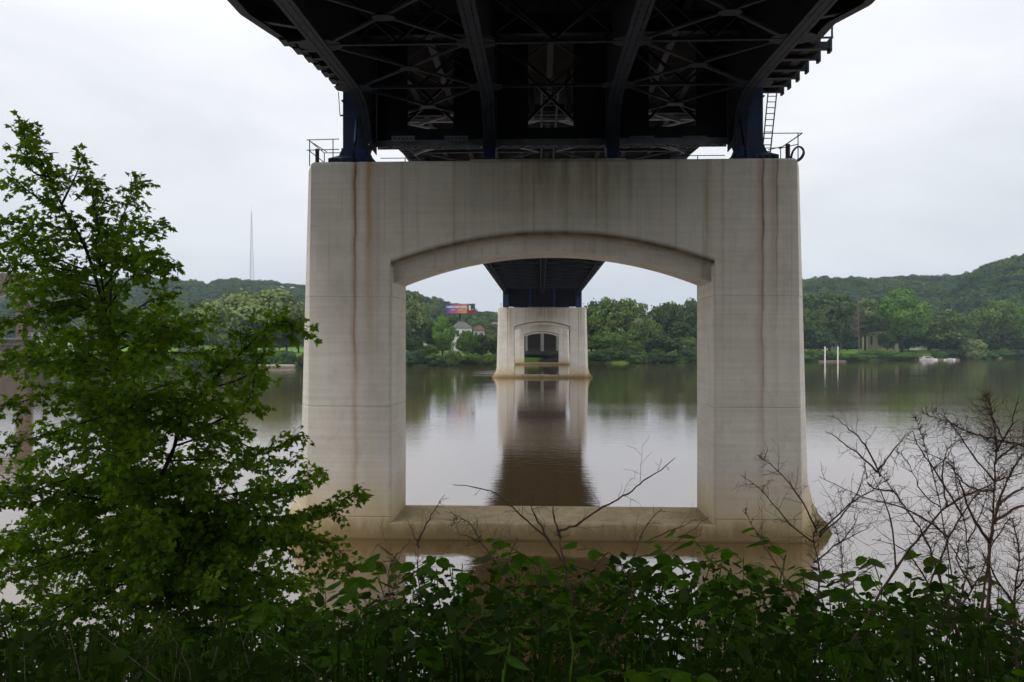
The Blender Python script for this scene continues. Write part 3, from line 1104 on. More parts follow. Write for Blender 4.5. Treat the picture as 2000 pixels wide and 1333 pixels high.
# ------------------------------------------------------------------ far foliage meshes
def crown_mesh(name, seed, mat, nclump=26, nleaf=4200, leaf=.030, spread=1.0, flat=.42, narrow=False):
    rg = np.random.default_rng(seed)
    cl = []
    for i in range(nclump):
        while True:
            p = rg.uniform(-1, 1, 3)
            if np.dot(p, p) < 1: break
        p = np.sign(p) * np.abs(p) ** .8
        p = p / max(np.linalg.norm(p), .2) * rg.uniform(.5, .84)
        wdt = .5 * (1 - .35 * max(0, p[2])) * (1.0 - .18 * max(0, -p[2]))
        cl.append((p[0] * wdt, p[1] * wdt, .5 + p[2] * .42, rg.uniform(.10, .19)))
    cl.append((0, 0, .5, .30))
    cl.append((0, 0, .28, .24))
    cl = np.array(cl)
    w = cl[:, 3] ** 2
    idx = rg.choice(len(cl), nleaf, p=w / w.sum())
    d = rg.normal(size=(nleaf, 3))
    d[:, 2] = d[:, 2] * .8 + .25
    d /= np.linalg.norm(d, axis=1)[:, None]
    rad = cl[idx, 3] * rg.uniform(.7, 1.12, nleaf)
    stray = rg.random(nleaf) < .05
    rad[stray] *= 1.3
    c = cl[idx, :3] + d * rad[:, None] * np.array([1, 1, .8])
    nrm = d + rg.normal(size=(nleaf, 3)) * .38
    nrm /= np.linalg.norm(nrm, axis=1)[:, None]
    a = np.cross(nrm, rg.normal(size=(nleaf, 3)))
    a /= np.linalg.norm(a, axis=1)[:, None]
    b = np.cross(nrm, a)
    s = leaf * rg.uniform(.6, 1.3, nleaf)[:, None]
    q = np.stack([c - a * s, c - b * s * .6, c + a * s, c + b * s * .6], 1).reshape(-1, 3)
    me = bpy.data.meshes.new(name)
    me.vertices.add(len(q))
    me.vertices.foreach_set('co', q.ravel())
    me.loops.add(len(q))
    me.loops.foreach_set('vertex_index', np.arange(len(q)))
    me.polygons.add(nleaf)
    me.polygons.foreach_set('loop_start', np.arange(nleaf) * 4)
    me.polygons.foreach_set('loop_total', np.full(nleaf, 4))
    me.materials.append(mat)
    me.update()
    me.validate()
    return me


FM = {
    'mid': foliage('foliage_mid', (0.060, 0.108, 0.016), (0.125, 0.19, 0.026), .2, 2.0),
    'bright': foliage('foliage_bright', (0.070, 0.155, 0.016), (0.145, 0.27, 0.03), .25, 2.0),
    'olive': foliage('foliage_olive', (0.095, 0.135, 0.038), (0.17, 0.22, 0.07), .2, 2.0),
    'dark': foliage('foliage_dark', (0.032, 0.062, 0.013), (0.075, 0.115, 0.022), .15, 2.0),
    'blue': foliage('foliage_bluish', (0.036, 0.080, 0.028), (0.070, 0.125, 0.042), .15, 2.0),
    'pale': foliage('foliage_pale', (0.16, 0.22, 0.06), (0.27, 0.34, 0.11), .2, 2.0),
}
CR = {}
for k, mt in FM.items():
    CR[k] = [crown_mesh('crown', hash_i, mt, nleaf=5200) for hash_i in (len(k) * 7 + 1, len(k) * 7 + ord(k[0]))]


def trunk_mesh():
    m = MB()
    m.tube([(0, 0, -.03), (.004, 0, .2), (-.004, .004, .4), (0, 0, .75)], [.022, .017, .013, .004], 7)
    for k in range(7):
        a = k * 2.4
        z = .22 + k * .06
        m.tube([(0, 0, z), (.12 * math.cos(a), .12 * math.sin(a), z + .10), (.26 * math.cos(a), .26 * math.sin(a), z + .17)], [.009, .006, .002], 5)
    return m.mesh('trunk', M['bark_far'], True)


TRUNK = trunk_mesh()


def tree(px, py_top, wpx, D, kind, label, low=.14, name='tree', cat='tree', var=0, group='trees along the far bank', base_py=None):
    X = (px - 1000) / F * D
    gz = ground_z(X, D)
    b = P(px, 671, D)
    b.z = gz - .1
    top = CAM.z + (671 - py_top) / F * D
    h = top - gz
    w = wpx / F * D
    t = thing(name, label, cat, b, random.uniform(0, 6.28), group)
    ch = h * (1 - low)
    if name != 'shrub':
        inst('trunk', TRUNK, t, scale=(h * 1.0, h * 1.0, h))
    cr = CR[kind][var % 2]
    inst('crown', cr, t, loc=(0, 0, h * low - ch * .02), scale=(w * 1.05, w * 1.05, ch * 1.02))
    return t


random.seed(7)
TREES = [
    # px, top, width, D, kind, label, low
    (500, 552, 190, 345, 'pale', 'huge pale olive tree just left of the nearest pier on the far bank', .05),
    (425, 575, 110, 350, 'pale', 'pale olive tree merging into the huge one near the left dock', .06),
    (325, 578, 110, 345, 'bright', 'light green tree left of the grey house with twin white windows', .08),
    (385, 598, 60, 372, 'mid', 'green tree behind the grey house with twin white windows', .1),
    (583, 600, 45, 352, 'mid', 'green tree at the left edge of the nearest pier', .1),
    (255, 590, 90, 350, 'mid', 'rounded tree showing through the left maple above the bank', .1),
    (180, 598, 90, 360, 'olive', 'olive tree right of the stone bridge tower', .1),
    (110, 605, 80, 350, 'blue', 'bluish green tree beside the stone bridge tower', .1),
    (806, 556, 88, 345, 'olive', 'tall olive tree in the left corner of the arch opening', .06),
    (848, 622, 50, 362, 'dark', 'dark round tree left of the billboard pole', .12),
    (864, 612, 52, 338, 'bright', 'tall narrow bright green tree left of the billboard pole', .04),
    (887, 612, 55, 395, 'dark', 'dark tree behind the billboard pole', .1),
    (913, 642, 46, 338, 'bright', 'small bright green tree in front of the white house', .04),
    (941, 648, 46, 345, 'dark', 'dark shrubby tree between the white house and the second pier', .04),
    (960, 640, 40, 420, 'olive', 'olive tree behind the dark ones left of the second pier', .1),
    (812, 652, 50, 335, 'dark', 'low dark tree against the left jamb of the arch', .03),
    (1192, 562, 104, 392, 'mid', 'tallest green tree right of the second pier', .04),
    (1155, 592, 70, 395, 'bright', 'green tree touching the right side of the second pier', .04),
    (1246, 580, 74, 388, 'olive', 'olive green tree with pale trunk in the middle of the right opening', .05),
    (1303, 578, 84, 390, 'dark', 'dark spreading tree left of the right jamb', .05),
    (1350, 574, 70, 400, 'blue', 'bluish tree cut off by the right jamb of the arch', .05),
    (1185, 640, 80, 376, 'bright', 'lower leafy tree overhanging the water near the second pier', .02),
    (1235, 655, 60, 378, 'mid', 'low leafy tree over the water, middle of the right opening', .02),
    (1290, 645, 84, 380, 'dark', 'low dark tree over the water, right opening', .02),
    (1345, 650, 60, 380, 'mid', 'low green tree over the water by the right jamb', .02),
    (1410, 580, 90, 410, 'mid', 'green tree behind the right leg of the nearest pier', .04),
    (1500, 580, 90, 420, 'dark', 'dark tree behind the right leg of the nearest pier', .04),
    (650, 580, 90, 360, 'mid', 'green tree behind the left leg of the nearest pier', .04),
    (730, 590, 90, 360, 'olive', 'olive tree behind the left leg of the nearest pier', .04),
    (1620, 560, 105, 445, 'dark', 'broad dark tree right of the nearest pier', .12),
    (1583, 588, 60, 425, 'mid', 'green tree whose crown is cut by the right edge of the nearest pier', .08),
    (1598, 625, 70, 418, 'blue', 'low rounded tree on the bank behind the white dock piles', .05),
    (1690, 574, 92, 484, 'olive', 'grey green tree behind the bare dead pine', .2),
    (1722, 578, 60, 500, 'dark', 'dark tree between the dead pine and the big bright tree', .2),
    (1762, 556, 104, 455, 'bright', 'big bright green tree with a visible trunk on the right lawn', .16),
    (1733, 640, 40, 452, 'dark', 'small dark tree beside the tan building', .1),
    (1775, 640, 80, 470, 'dark', 'dark lower tree behind the big bright one', .05),
    (1850, 598, 96, 470, 'mid', 'rounded green tree above the moored boats', .08),
    (1815, 640, 50, 480, 'dark', 'dark tree in the shade left of the boats', .05),
    (1880, 640, 60, 478, 'mid', 'mid green lower tree right of the boats', .05),
    (1935, 568, 100, 500, 'mid', 'tall green tree second from the right edge', .05),
    (1988, 588, 90, 505, 'bright', 'tall green tree cut off by the right edge of the view', .05),
    (1900, 655, 56, 462, 'pale', 'pale willow-like bush tree leaning over the bank', .02),
    (1965, 636, 90, 500, 'dark', 'dark tree low on the bank at the right edge', .02),
    (1170, 572, 70, 430, 'blue', 'bluish tree rising behind the trees beside the second pier', .05),
    (1222, 574, 60, 425, 'dark', 'dark tree behind the olive one in the right opening', .05),
    (1275, 582, 64, 430, 'mid', 'green tree in the second row of the right opening', .05),
    (1328, 584, 66, 430, 'dark', 'dark tree in the second row by the right jamb', .05),
    (1212, 615, 84, 384, 'mid', 'full green tree in mid height of the right opening', .03),
    (1265, 620, 70, 384, 'mid', 'mid green tree under the olive crown', .03),
    (1325, 618, 80, 386, 'dark', 'shadowy tree under the dark spreading crown', .03),
    (925, 655, 40, 352, 'mid', 'small green tree right of the white house', .04),
    (835, 668, 50, 336, 'mid', 'low green tree at the bank below the dark round tree', .02),
    (970, 655, 40, 350, 'dark', 'dark tree touching the left side of the second pier', .03),
    (1655, 590, 80, 475, 'dark', 'dark tree directly behind the white dock piles', .05),
    (1570, 605, 60, 430, 'dark', 'dark tree half behind the right edge of the nearest pier', .05),
    (1815, 605, 70, 500, 'mid', 'green tree between the big bright tree and the rounded one', .05),
    (1895, 610, 70, 510, 'dark', 'dark tree behind the pale leaning one', .05),
    (560, 600, 80, 365, 'olive', 'olive tree behind the left dock', .05),
    (470, 610, 90, 330, 'olive', 'lower pale mass of foliage left of the dock', .02),
    (2060, 590, 100, 520, 'mid', 'tree on the far bank beyond the right edge', .05),
]
for i, a in enumerate(TREES):
    tree(*a[:6], low=a[6], var=i)
# shrubs at the water's edge
SHR = []
for px in list(range(600, 980, 22)) + list(range(1150, 1370, 19)) + list(range(1572, 1780, 17)) + list(range(1835, 2060, 26)) + list(range(60, 590, 28)):
    SHR.append(px)
for i, px in enumerate(SHR):
    u = (px - 1000) / F
    D = lerp_tab(BANK, u) + random.uniform(-1.5, 3)
    kind = random.choice(['mid', 'mid', 'bright', 'bright', 'blue', 'dark'])
    if 1570 < px < 1790: kind = random.choice(['bright', 'mid', 'bright'])
    top = 707 - random.uniform(16, 34) if px < 1500 else 704 - random.uniform(12, 26)
    lm = [(100, 'below the stone tower'), (160, 'right of the stone tower'), (225, 'behind the maple trunk'), (280, 'right of the maple trunk'), (330, 'under the light green tree'), (390, 'below the grey house'), (440, 'under the pale olive tree'), (500, 'left end of the long dock'), (545, 'behind the long dock'), (600, 'at the right end of the long dock'),
          (790, 'behind the left pier leg'), (815, 'beside the left jamb'), (840, 'under the tall olive tree'), (865, 'under the narrow bright tree'), (890, 'below the billboard pole'), (915, 'below the white house'), (940, 'below the brown roofed house'), (999, 'beside the second pier'),
          (1185, 'right beside the second pier'), (1215, 'under the tallest arch tree'), (1245, 'under the pale trunk'), (1290, 'right of the pale trunk'), (1325, 'under the dark spreading tree'), (1400, 'beside the right jamb'),
          (1590, 'at the right edge of the pier'), (1608, 'left of the white piles'), (1626, 'between the white piles'), (1645, 'right of the white piles'), (1665, 'left of the dead pine'), (1682, 'at the foot of the dead pine'), (1700, 'right of the dead pine'), (1725, 'below the tan building'), (1745, 'below the low tan shelter'), (1762, 'under the big bright tree'), (1790, 'left of the boat path'),
          (1850, 'behind the cabin boat'), (1880, 'behind the small open boat'), (1905, 'under the pale leaning tree'), (1935, 'right of the pale leaning tree'), (1965, 'under the tall right tree'), (1995, 'beside the last tall tree'), (9999, 'beyond the right edge')]
    where = [t_ for x_, t_ in lm if px < x_][0]
    adj = {'mid': 'green', 'bright': 'bright green', 'blue': 'bluish green', 'dark': 'dark'}[kind]
    tree(px + random.uniform(-6, 6), top, random.uniform(34, 62), D, kind, '%s shrub at the far waterline, %s' % (adj, where), low=-.12, name='shrub', cat='shrub', var=i, group='bank shrubs %s' % where)


for px, lab in ((1015, 'dark shrub under the far bridge end, left'), (1040, 'dark shrub under the far bridge end, left of centre'), (1065, 'dark shrub under the far bridge end, right of centre'), (1090, 'dark shrub under the far bridge end, right')):
    tree(px, 688, 34, 358 + px % 7, 'dark', lab, low=-.1, name='shrub', cat='shrub', group='dark shrubs added under the bridge')  # dark shrubs added to darken the lawn beneath the deck


# bare dead pine
def dead_pine():
    D = 446
    b = P(1678, 671, D)
    b.z = ground_z((1678 - 1000) / F * D, D)
    t = thing('dead_pine', 'bare brown dead pine with drooping branches standing on the right bank', 'tree', b)
    h = CAM.z + (671 - 580) / F * D - b.z
    m = MB()
    m.tube([(0, 0, 0), (-.3, 0, h * .5), (-.6, 0, h)], [.34, .24, .06], 7)
    m.build('trunk', M['dead_pale'], t)
    rr = random.Random(3)
    for k in range(64):
        z = h * (.28 + .7 * k / 64)
        L = (1 - k / 74) * 8.5 * rr.uniform(.5, 1)
        a = rr.uniform(0, 2 * PI) if k % 2 else PI + rr.uniform(-.6, .6)
        m = MB()
        m.tube([(-.3, 0, z), (-.3 + L * .5 * math.cos(a), L * .5 * math.sin(a), z + .2), (-.3 + L * math.cos(a), L * math.sin(a), z + .9)], [.13, .10, .05], 4)
        m.build('branch', M['dead_pale'], t)


dead_pine()

# ------------------------------------------------------------------ wooded hills (one mass each)
def forest(label_px0, px1, n, seed, kinds, dlo, dhi, scale=(9, 15)):
    rg = random.Random(seed)
    for kd, frac in kinds:
        vs, sc, rt = [], [], []
        for i in range(int(n * frac)):
            px = rg.uniform(label_px0, px1)
            u = (px - 1000) / F
            rd = lerp_tab(RIDGE_D, px)
            fd = lerp_tab(FOOT_D, px)
            q = rg.random() ** .8
            D = dlo(px) + (dhi(px) - dlo(px)) * q
            Xc = u * D
            p = P(px, 671, D)
            vs.append((p.x, p.y, ground_z(Xc, D) - 1.5))
            s = rg.uniform(*scale)
            sc.append((s * rg.uniform(.8, 1.2), s * rg.uniform(.8, 1.2), s * rg.uniform(.75, 1.05)))
            rt.append((0, 0, rg.uniform(0, 6.28)))
        me = bpy.data.meshes.new('forest')
        me.from_pydata(vs, [], [])
        a = me.attributes.new('tscale', 'FLOAT_VECTOR', 'POINT')
        a.data.foreach_set('vector', np.array(sc, dtype=np.float32).ravel())
        a = me.attributes.new('trot', 'FLOAT_VECTOR', 'POINT')
        a.data.foreach_set('vector', np.array(rt, dtype=np.float32).ravel())
        o = bpy.data.objects.new('forest', me)
        COL.objects.link(o)
        ng = bpy.data.node_groups.new('forest_nodes', 'GeometryNodeTree')
        ng.interface.new_socket('Geometry', in_out='INPUT', socket_type='NodeSocketGeometry')
        ng.interface.new_socket('Geometry', in_out='OUTPUT', socket_type='NodeSocketGeometry')
        gi, go = ng.nodes.new('NodeGroupInput'), ng.nodes.new('NodeGroupOutput')
        ip = ng.nodes.new('GeometryNodeInstanceOnPoints')
        ob = ng.nodes.new('GeometryNodeObjectInfo')
        ob.inputs['Object'].default_value = SRC[kd]
        a1 = ng.nodes.new('GeometryNodeInputNamedAttribute')
        a1.data_type = 'FLOAT_VECTOR'
        a1.inputs['Name'].default_value = 'tscale'
        a2 = ng.nodes.new('GeometryNodeInputNamedAttribute')
        a2.data_type = 'FLOAT_VECTOR'
        a2.inputs['Name'].default_value = 'trot'
        L = ng.links.new
        L(gi.outputs[0], ip.inputs['Points'])
        L(ob.outputs['Geometry'], ip.inputs['Instance'])
        L(a1.outputs['Attribute'], ip.inputs['Scale'])
        L(a2.outputs['Attribute'], ip.inputs['Rotation'])
        L(ip.outputs[0], go.inputs[0])
        md = o.modifiers.new('trees', 'NODES')
        md.node_group = ng
        tag(o, 'wooded hillside canopy far behind the river bank', 'forest', 'hillside forest', kind='stuff')


SRC = {}
for o in bpy.data.objects:
    if o.name.startswith('crown') and o.data and o.data.materials[0]:
        k = [q for q, mm in FM.items() if mm == o.data.materials[0]][0]
        SRC.setdefault(k, o)
forest(-60, 640, 3600, 11, (('dark', .3), ('blue', .45), ('mid', .25)), lambda p: lerp_tab(FOOT_D, p) + 20, lambda p: lerp_tab(RIDGE_D, p) + 25, (13, 26))
forest(780, 1060, 1400, 12, (('dark', .3), ('blue', .45), ('mid', .25)), lambda p: lerp_tab(FOOT_D, p) - 60, lambda p: lerp_tab(RIDGE_D, p) + 25, (12, 22))
forest(1130, 1500, 900, 14, (('dark', .4), ('mid', .6)), lambda p: lerp_tab(FOOT_D, p) - 60, lambda p: lerp_tab(RIDGE_D, p) + 20, (12, 22))
forest(1500, 2120, 4200, 13, (('dark', .3), ('blue', .45), ('mid', .25)), lambda p: lerp_tab(FOOT_D, p) - 10, lambda p: lerp_tab(RIDGE_D, p) + 25, (12, 24))

# ------------------------------------------------------------------ buildings
def house(px, py_eave, wpx, D, name, label, wall, roof, storeys=2, rz=0, wins=2, roof_h=2.6, base_off=0, chimney=True, depth=8, cat='house', wincol='white'):
    X = (px - 1000) / F * D
    b = P(px, 671, D)
    b.z = ground_z(X, D) + base_off
    t = thing(name, label, cat, b, TH + rz)
    w = wpx / F * D
    ev = CAM.z + (671 - py_eave) / F * D - b.z
    m = MB()
    m.box(-w / 2, w / 2, 0, depth, -1, ev)
    wl = m.build('wall', M[wall], t)
    m = MB()
    o_ = .4
    if roof_h > .5:
        m.loft([[(-w / 2 - o_, -o_, ev), (w / 2 + o_, -o_, ev), (0 + w * .18, depth / 2, ev + roof_h), (-w * .18, depth / 2, ev + roof_h)],
                [(-w / 2 - o_, depth + o_, ev), (w / 2 + o_, depth + o_, ev), (w * .18, depth / 2 + .01, ev + roof_h), (-w * .18, depth / 2 + .01, ev + roof_h)]])
    else:
        m.box(-w / 2 - o_, w / 2 + o_, -o_, depth + o_, ev, ev + roof_h)
    rf = m.build('roof', M[roof], t)
    if chimney:
        m = MB()
        m.box(w * .1, w * .1 + .8, depth / 2 - .4, depth / 2 + .4, ev + roof_h - .8, ev + roof_h + .9)
        m.build('chimney', M['roofred'], rf)
    sh = ev / storeys
    for s in range(storeys):
        for k in range(wins):
            x = -w / 2 + w * (k + .5) / wins
            z = s * sh + sh * .3
            ww, hh = min(1.3, w / wins * .55), sh * .5
            m = MB()
            m.box(x - ww / 2 - .15, x + ww / 2 + .15, -.08, .0, z - .15, z + hh + .15)
            fr = m.build('window', M[wincol], t)
            m = MB()
            m.box(x - ww / 2, x - .04, -.12, -.09, z, z + hh)
            m.build('pane', M['glass'], fr)
            m = MB()
            m.box(x + .04, x + ww / 2, -.12, -.09, z, z + hh)
            m.build('pane', M['glass'], fr)
    return t


house(367, 652, 36, 356, 'house', 'grey stone house with white framed windows between the trees left of the pier', 'greywall', 'roof', 1, 0, 2, 3.2)
house(905, 641, 34, 372, 'house', 'white two storey house with grey roof below the billboard', 'white', 'roof', 2, .3, 3, 3.2)
house(935, 645, 22, 400, 'house', 'brown roofed house right of the white house below the billboard', 'greywall', 'roofred', 2, 0, 2, 2.5)
house(966, 634, 16, 560, 'house', 'small red brick house just left of the second pier', 'roofred', 'roof', 2, 0, 2, 2.0)
house(828, 660, 22, 372, 'house', 'pale house glimpsed between the tall olive tree and dark tree', 'white', 'roof', 2, 0, 2, 2.0)
house(1634, 648, 24, 480, 'house', 'pale grey house half hidden by trees right of the pier', 'greywall', 'roof', 2, .2, 2, 3)
house(1709, 650, 28, 490, 'house', 'tan building with white upper storey behind the dead pine', 'tan', 'white', 1, 0, 2, .4, chimney=False)
house(1745, 672, 20, 460, 'picnic_shelter', 'low tan shelter at the foot of the big bright tree', 'tan', 'roof', 1, 0, 1, .4, chimney=False, cat='shelter')
house(1800, 664, 22, 500, 'house', 'low white cottage in the shade behind the lawn', 'white', 'roof', 1, 0, 2, 1.5, chimney=False)
house(1897, 656, 24, 520, 'house', 'white gabled house glimpsed left of the tall right-hand trees', 'white', 'roof', 2, .3, 2, 2.5)
house(85, 662, 26, 380, 'house', 'pale house right of the stone tower', 'white', 'roof', 1, 0, 2, 2)
house(145, 652, 26, 390, 'house', 'white house seen through the maple leaves', 'white', 'roof', 2, 0, 2, 2)
for px, py, w, lab, wl, rf in ((313, 553, 18, 'small white hilltop house beside the maple tip', 'white', 'roof'), (370, 557, 20, 'low red roofed hillside house left of the mast', 'roofred', 'roofred'), (548, 562, 9, 'pale hilltop house right of the mast', 'greywall', 'greywall'), (570, 563, 9, 'pale hilltop house nearest the pier', 'greywall', 'greywall'), (449, 560, 14, 'pale low house under the mast hill', 'white', 'roof')):
    D = 1060
    h = house(px, py, w, D, 'house', lab, wl, rf, 1, 0, 2, 2)
    g = ground_z((px - 1000) / F * D, D)
    b = P(px, py, D)

# radio mast
D = 1210
b = P(491, 671, D)
b.z = ground_z((491 - 1000) / F * D, D)
t = thing('radio_mast', 'thin lattice radio mast on top of the left hill', 'mast', b)
hh = CAM.z + (671 - 415) / F * D - b.z


def mw(f): return 4.2 * (1 - f) + .4


legs = [(math.cos(a), math.sin(a)) for a in (0.3, 2.39, 4.49)]
for lx, ly in legs:
    m = MB()
    m.tube([(lx * mw(0), ly * mw(0), 0), (lx * mw(.5), ly * mw(.5), hh * .5), (lx * .35, ly * .35, hh)], [.3, .27, .22], 5)
    m.build('leg', M['mast'], t)
m = MB()
N = 26
for k in range(N):
    f0, f1 = k / N, (k + 1) / N
    for i in range(3):
        a, b_ = legs[i], legs[(i + 1) % 3]
        m.bar((a[0] * mw(f0), a[1] * mw(f0), hh * f0), (b_[0] * mw(f1), b_[1] * mw(f1), hh * f1), .24, .24)
        m.bar((a[0] * mw(f0), a[1] * mw(f0), hh * f0), (b_[0] * mw(f0), b_[1] * mw(f0), hh * f0), .2, .2)
m.build('lattice', M['mast'], t)
m = MB()
m.tube([(0, 0, hh), (0, 0, hh + 9)], .18, 5)
m.build('antenna', M['mast'], t)


# ------------------------------------------------------------------ billboard
def board_mat():
    t = NT('billboard_print')
    co = t.n('TexCoord').outputs['Object']
    sp = t.n('SeparateXYZ')
    t.t.links.new(co, sp.inputs[0])
    x = t.math('ADD', sp.outputs[0], t.math('MULTIPLY', sp.outputs[2], -.4))
    cr_ = t.n('ValToRGB')
    e = cr_.color_ramp.elements
    e[0].position, e[0].color = 0.0, (0.05, 0.06, 0.22, 1)
    e[1].position, e[1].color = 1.0, (0.55, 0.27, 0.13, 1)
    k = e.new(.25)
    k.color = (0.22, 0.09, 0.35, 1)
    k = e.new(.5)
    k.color = (0.42, 0.11, 0.14, 1)
    t.t.links.new(t.rng(x, -7.2, 3.4), cr_.inputs[0])
    return t.finish(t.pbr(cr_.outputs[0], .6, .2))


def photo_mat():
    t = NT('billboard_picture')
    co = t.n('TexCoord').outputs['Object']
    sp = t.n('SeparateXYZ')
    t.t.links.new(co, sp.inputs[0])
    f = t.noise(co, .9, 3, .6)
    red = t.mix(t.rng(f, .4, .6), (0.05, 0.02, 0.02), (0.3, 0.04, 0.025))
    dk = t.mix(t.rng(f, .5, .65), (0.03, 0.025, 0.03), (0.35, 0.3, 0.28))
    return t.finish(t.pbr(t.mix(t.rng(sp.outputs[2], -.8, -.1), red, dk), .6, .2))


M['board'] = board_mat()
M['boardpic'] = photo_mat()
D = 400
BB = thing('billboard', 'purple to orange casino billboard on a single dark pole, seen through the arch', 'billboard', P(900, 603, D), TH)
sc = D / F
m = MB()
m.box(-28 * sc, 12 * sc, -.15, .15, -9.3 * sc, 9.3 * sc)
m.build('panel', M['board'], BB)
m = MB()
m.box(12.05 * sc, 28 * sc, -.17, .15, -9.3 * sc, 9.3 * sc)
pic = m.build('picture', M['boardpic'], BB)
m = MB()
m.tube([(17.5 * sc, -.2, 3.5 * sc), (17.5 * sc, -.26, 3.5 * sc)], 2.2 * sc, 12)
m.build('white_disc', M['white'], pic)
m = MB()
m.box(16 * sc, 19.5 * sc, -.24, -.2, -3.5 * sc, 1.0 * sc)
m.build('white_block', M['white'], pic)
m = MB()
m.box(-28.3 * sc, 28.3 * sc, -.8, .4, -11.5 * sc, -9.6 * sc)
m.build('catwalk', M['roofred'], BB)
m = MB()
m.tube([(-2 * sc, .8, -11 * sc), (-2 * sc, .8, -26)], .55, 10)
m.build('pole', M['bark'], BB)


def text(s, size, loc, parent, mat):
    cu = bpy.data.curves.new('lettering', 'FONT')
    cu.body = s
    cu.size = size
    cu.extrude = .02
    cu.offset = .06
    cu.align_x = 'CENTER'
    o = bpy.data.objects.new('lettering', cu)
    dg = bpy.context.evaluated_depsgraph_get()
    COL.objects.link(o)
    dg.update()
    me = bpy.data.meshes.new_from_object(o.evaluated_get(dg))
    bpy.data.objects.remove(o)
    me.materials.clear()
    me.materials.append(mat)
    q = bpy.data.objects.new('lettering', me)
    COL.objects.link(q)
    q.parent = parent
    q.location = loc
    q.rotation_euler = (R(90), 0, 0)
    return q


lt = text('CASINO EXIT NOW', 1.42, (-8.5 * sc, -.2, 1.2 * sc), BB, M['white'])
lt.scale = (.80, 1, 1)
for x0, x1 in ((-20, -12), (-5, 4)):
    m = MB()
    m.box(x0 * sc, x1 * sc, -.2, -.16, -3.2 * sc, -2.4 * sc)
    m.build('printed_rule', M['white'], BB)


# ------------------------------------------------------------------ docks and boats
def dock(name, label, px0, px1, py, D, h=.7, piles=()):
    a = P((px0 + px1) / 2, 671, D)
    a.z = 0
    t = thing(name, label, 'dock', a, TH)
    w = (px1 - px0) / F * D
    m = MB()
    m.box(-w / 2, w / 2, -1.2, 1.2, .12, h - .1)
    m.build('float', M['dockwood'], t)
    n = max(4, int(w / 1.6))
    for k in range(n):
        m = MB()
        m.box(-w / 2 + w * k / n + .02, -w / 2 + w * (k + 1) / n - .02, -1.35, 1.35, h - .095, h + .04)
        m.build('plank', M['white'] if 'white' in label else M['dockwood'], t)
    for q in piles:
        x = (q - (px0 + px1) / 2) / F * D
        m = MB()
        m.tube([(x, -1.5, -2), (x, -1.5, 7.4)], .3, 10)
        m.build('pile', M['white'], t)
        m = MB()
        m.tube([(x, -1.5, 7.4), (x, -1.5, 7.75)], [.3, .05], 10)
        m.build('pile_cap', M['white'], t)
    return t


dock('floating_dock', 'low pale floating dock topped with white planks left of the nearest pier', 503, 575, 718, 298, 1.1)
dock('pile_dock', 'dark floating dock held by two tall piles right of the nearest pier', 1600, 1650, 707, 394, .6, (1609, 1634))
dock('boat_dock', 'thin grey dock reaching right from the moored cabin boat', 1825, 1872, 703, 436, .7)


def boat(label, px0, px1, D, cabin=True):
    a = P((px0 + px1) / 2, 671, D)
    a.z = 0
    t = thing('motor_boat', label, 'boat', a, TH)
    L = (px1 - px0) / F * D
    m = MB()
    secs = []
    for i in range(9):
        f = i / 8
        x = -L / 2 + L * f
        w = 1.3 * math.sqrt(max(0.02, 1 - (max(0, f - .55) / .45) ** 2)) if f > .55 else 1.3
        z1 = .6 + .3 * f
        secs.append([(x, -w, z1), (x, -w * .75, -.2), (x, w * .75, -.2), (x, w, z1)])
    m.loft(secs)
    hl = m.build('hull', M['white'], t, bevel=.03)
    m = MB()
    m.box(-L * .49, L * .15, -1.33, -1.27, .22, .36)
    m.build('stripe', M['navy'], hl)
    m = MB()
    m.loft([[(x, -1.0, z0), (x, 1.0, z0), (x, .85, z1), (x, -.85, z1)] for x, z0, z1 in ((-L * .42, .6, 1.2), (-L * .3, .65, 2.1), (L * .05, .75, 2.1), (L * .28, .85, 1.0))] if cabin else [[(x, -.6, .62), (x, .6, .62), (x, .5, z1), (x, -.5, z1)] for x, z1 in ((-L * .1, 1.15), (L * .12, 1.1))])
    m.build('cabin', M['greywall'], t)
    if cabin:
        m = MB()
        m.box(-L * .26, L * .08, -1.05, -.97, 1.3, 1.8)
        m.build('window', M['glass'], t)
        m = MB()
        m.tube([(-L * .3, 0, 2.5), (-L * .3, 0, 3.9)], .05, 5)
        m.build('antenna', M['mast'], t)
    return t


boat('white cabin boat moored at the foot of the right bank path', 1798, 1831, 432)
boat('small open white boat tied at the end of the thin dock', 1845, 1866, 432, False)

# footpath down to the boats
m = MB()
pth = [(1770, 452), (1783, 446), (1797, 441)]
v = []
for px, D in ((1766, 462), (1780, 454), (1792, 449), (1800, 444)):
    for w in (-1.6, 1.6):
        X = (px - 1000) / F * D + w
        p = P(1000 + X / D * F, 671, D)
        v.append((p.x, p.y, max(.4, ground_z(X, D)) + .12))
f = [(2 * i, 2 * i + 1, 2 * i + 3, 2 * i + 2) for i in range(3)]
m.add(v, f)
tag(m.build('path', M['dockwood']), kind='structure')

# ------------------------------------------------------------------ haze
t = NT('haze')
pv = t.n('VolumePrincipled')
pv.inputs['Color'].default_value = (0.62, 0.80, 1.0, 1)
pv.inputs['Density'].default_value = 0.00015
pv.inputs['Anisotropy'].default_value = 0.0
t.t.links.new(pv.outputs[0], t.out.inputs['Volume'])
m = MB()
m.box(-3900, 3900, -3900, 3900, -6.5, 330)
o = m.build('haze', t.m)
tag(o, kind='stuff')

# ------------------------------------------------------------------ maple tree, front left
LEAF_OUT = [(0, 0), (.18, -.10), (.50, -.12), (.34, .10), (.62, .38), (.30, .40), (.22, .62), (0, 1.0), (-.22, .62), (-.30, .40), (-.62, .38), (-.34, .10), (-.50, -.12), (-.18, -.10)]


